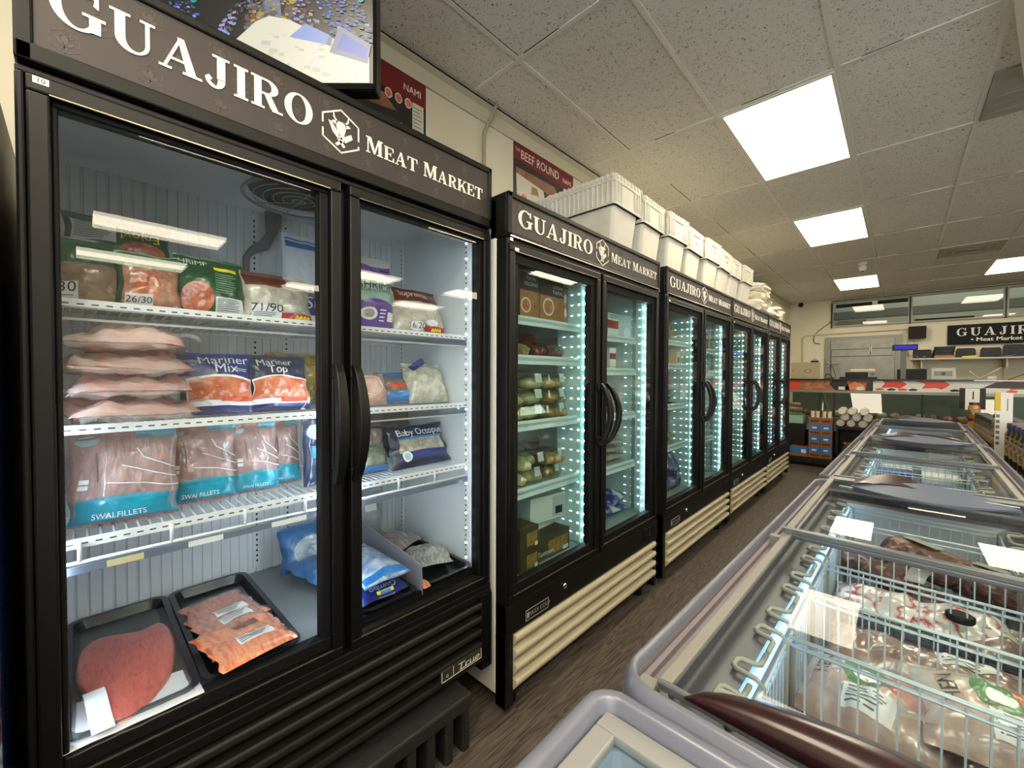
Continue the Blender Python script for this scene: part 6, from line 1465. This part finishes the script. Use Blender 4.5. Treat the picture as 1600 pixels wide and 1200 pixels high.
# ---- on the counter top
CT = 1.306
t = thing('pizza_box', 'tan carton with oval red mark standing at the left of the counter', 'box', (-1.18, 8.62, CT)); M().box(-.21, .19, 0, .08, 0, .28).build('box', mat('carton_tan2', 'b5a884', .6), t, bev=.002)
b = M(); b.prism([(.03+.048*math.cos(k*PI/10), .13+.025*math.sin(k*PI/10)) for k in range(20)], XZY, -.001, 0, 0); b.prism([(.03+.036*math.cos(k*PI/10), .13+.016*math.sin(k*PI/10)) for k in range(20)], XZY, -.002, -.001, 1); b.prism([(-.2, .12), (-.12, .19), (-.11, .20), (-.19, .14)], XZY, -.001, 0, 2); b.build('print', [mat('mark_maroon', '7a2f2c', .5), mat('mark_pale', 'cdbfa0', .5), mat('mark_orange', 'c2602c', .5)], t)
t = thing('tape_dispenser', 'small dark tape dispenser resting on the tan carton', 'tape dispenser', (-1.06, 8.64, CT+.281)); b = M(); b.prism(rrect(-.055, .055, 0, .03, .012, 4), XZY, 0, .05); b.build('body', m_blk, t); M().tube([(.02*math.cos(k*PI/8), .025, .04+.02*math.sin(k*PI/8)) for k in range(16)], .010, 6, closed=True).build('roll', m_roll3, t)
t = thing('price_gun', 'small grey device with coiled cord on the counter beside the tan carton', 'device', (-.86, 8.60, CT)); b = M(); b.box(-.06, .07, -.03, .05, 0, .02); b.tube([(-.05, 0, .03), (-.03, 0, .08), (.02, .01, .08), (.04, .01, .02)], .012, 6); b.build('body', mat('device_grey', '4c4a46', .5), t); M().tube([(.05, .02, .02), (.09, .02, .04), (.07, .03, .12), (.04, .05, .2)], .004, 5).build('cord', m_blk, t)
t = thing('printer', 'grey and black printer with paper on the counter', 'printer', (-.485, 8.60, CT)); b = M(); b.box(-.22, .22, 0, .22, .03, .125); b.build('housing', mat('printer_grey', '9a968a', .4), t, bev=.008)
b = M(); b.box(-.16, .12, -.006, 0, .03, .11); b.box(-.23, .23, -.05, .1, .0, .03); b.build('front', m_blk, t); M().box(-.10, .20, .05, .2, .125, .150).build('paper', mat('paper_cream', 'd6cfb8', .5), t, rot=(.05, 0, 0)); M().lathe([(.024, 0), (.024, .006)], 14, (0, 0, 0)).build('button', mat('printer_green', '5f7054', .4), t, loc=(.175, 0, .08), rot=(PI/2, 0, 0))
t = thing('label_scale', 'black counter scale with blue display on a grey pole', 'scale', (.14, 8.55, CT)); b = M(); b.box(-.10, .15, 0, .25, .0, .155); b.box(-.17, -.11, .0, .2, 0, .15); b.build('body', mat('scale_black', '15161a', .5, spec=.3), t, bev=.006)
b = M(); b.box(-.135, -.07, -.03, .01, 0, .45); b.build('pole', mat('pole_grey', '6f6b64', .4), t, bev=.006); b = M(); b.box(-.23, .05, -.06, .02, .435, .52); d = b.build('display', m_blk, t, bev=.004); M().box(-.20, .03, -.062, -.06, .452, .505).build('lit_screen', mat('blue_screen', '1612b0', emit=.35), d)
t = thing('acrylic_stand', 'small clear stand holding a printed grey note picture', 'sign', (.46, 8.60, CT)); M().box(-.12, .12, 0, .006, 0, .17).build('card', mat('card_grey', 'c4c2b4', .4), t, rot=(-.1, 0, 0)); b = M(); b.box(-.095, .09, -.002, -.001, .05, .12, 0); b.prism([(.0+.022*math.cos(k*PI/8), .085+.025*math.sin(k*PI/8)) for k in range(16)], XZY, -.003, -.002, 1); b.build('picture', [mat('note_green', '8d9484', .5), mat('note_dark', '50564c', .5)], t, rot=(-.1, 0, 0)); M().box(-.13, .13, -.02, .05, 0, .012).build('base', m_roll3, t)
t = thing('tag_sticks', 'white price tag sticks lying crossed on the counter', 'price tags', (.80, 8.55, CT)); b = M(); b.tube([(.0, 0, .01), (-.09, 0, .12)], .007, 5); b.tube([(.0, .01, .01), (.20, .02, .17)], .007, 5); b.box(.08, .16, .03, .04, .0, .05); b.build('stick', m_roll2, t)
t = thing('tag_wand', 'thin dark wand with a white head leaning on the counter', 'price tags', (1.22, 8.60, CT)); b = M(); b.tube([(-.16, 0, .0), (.10, .02, .15)], .006, 5); b.build('stick', mat('wand_brown', '6e634c', .5), t); M().box(.09, .15, 0, .03, .14, .18).build('head', m_roll2, t)
# ---- wall shelf behind the counter
SZ = 1.70; SY = 11.12
t = thing('wall_shelf', 'long white shelf on the far wall below the shop sign', 'shelf', (0, 11.0, SZ-.03)); b = M(); b.box(.15, 3.2, 0, .40, 0, .03); b.build('board', mat('shelf_paint', 'b5ae9c', .5), t); b = M()
for x in (.3, 1.35, 2.4): b.box(x-.01, x+.01, .05, .40, -.16, 0); b.box(x-.01, x+.01, .385, .40, -.5, 0)
b.build('bracket', mat('shelf_paint'), t)
t = thing('storage_case', 'low black case with two pale knobs at the left of the wall shelf', 'case', (.31, SY, SZ)); M().box(-.13, .12, 0, .18, 0, .15).build('case', m_blk, t, bev=.006); M().box(-.12, .11, .01, .17, .15, .165).build('case_lid', m_blk2, t); b = M()
for x in (-.07, .03): b.lathe([(.014, 0), (.014, .008)], 10, (x, 0, .03))
b.build('knob', m_roll3, t)
t = thing('storage_box', 'orange-brown box on the wall shelf under black trays', 'box', (.60, SY-.04, SZ-.01)); M().box(-.13, .13, 0, .2, .01, .06).build('box', mat('box_orange', 'a0683c', .5), t)
for k in range(3):
    t = thing('plastic_tray', ('lowest', 'middle', 'topmost')[k]+' black tray stacked on the orange-brown box', 'tray', (.58+.01*k, SY, SZ+.052+.055*k), group='black trays on the wall shelf'); M().prism(rrect(-.13, .14, 0, .2, .03, 4), XYZ, 0, .05).build('tray', m_blk, t, bev=.006)
for k, (x, lab) in enumerate(((.87, 'standing black tray with a yellow paper in front, wall shelf'), (1.17, 'standing black tray between the yellow paper and the grey cloth'), (1.43, 'taller black tray standing behind the grey cloth'), (1.68, 'black tray standing at the right end of the photo'), (1.93, 'black tray standing past the right frame edge'))):
    t = thing('plastic_tray', lab, 'tray', (x, SY+.02, SZ+.002), group='black trays on the wall shelf'); h_ = (.17, .17, .21, .21, .2)[k]
    P = [(-.13, 0), (.13, 0), (.12, h_-.03), (.10, h_), (-.10, h_), (-.12, h_-.03)]
    M().prism(P, XZY, 0, .04).build('tray', m_blk, t, bev=.008)
t = thing('yellow_paper', 'bright yellow paper lying on the wall shelf', 'paper', (.90, SY-.06, SZ+.001)); M().prism([(-.08, 0), (.10, -.004), (.10, .035), (.02, .03), (-.08, .022)], XZY, 0, .05).build('paper', mat('paper_yellow', 'cfc02c', .5), t)
t = thing('grey_cloth', 'grey cloth draped over the edge of the wall shelf', 'cloth', (1.33, SY-.10, SZ+.001)); M().grid(lambda i, j: (-.30+.42*i, .16*j-.03, .012+.05*i*(1-.4*j)*(.6+.4*math.sin(i*7))-.02*(1-j)*i), 16, 6).build('cloth', mat('cloth_grey', 'a49d92', .8), t)
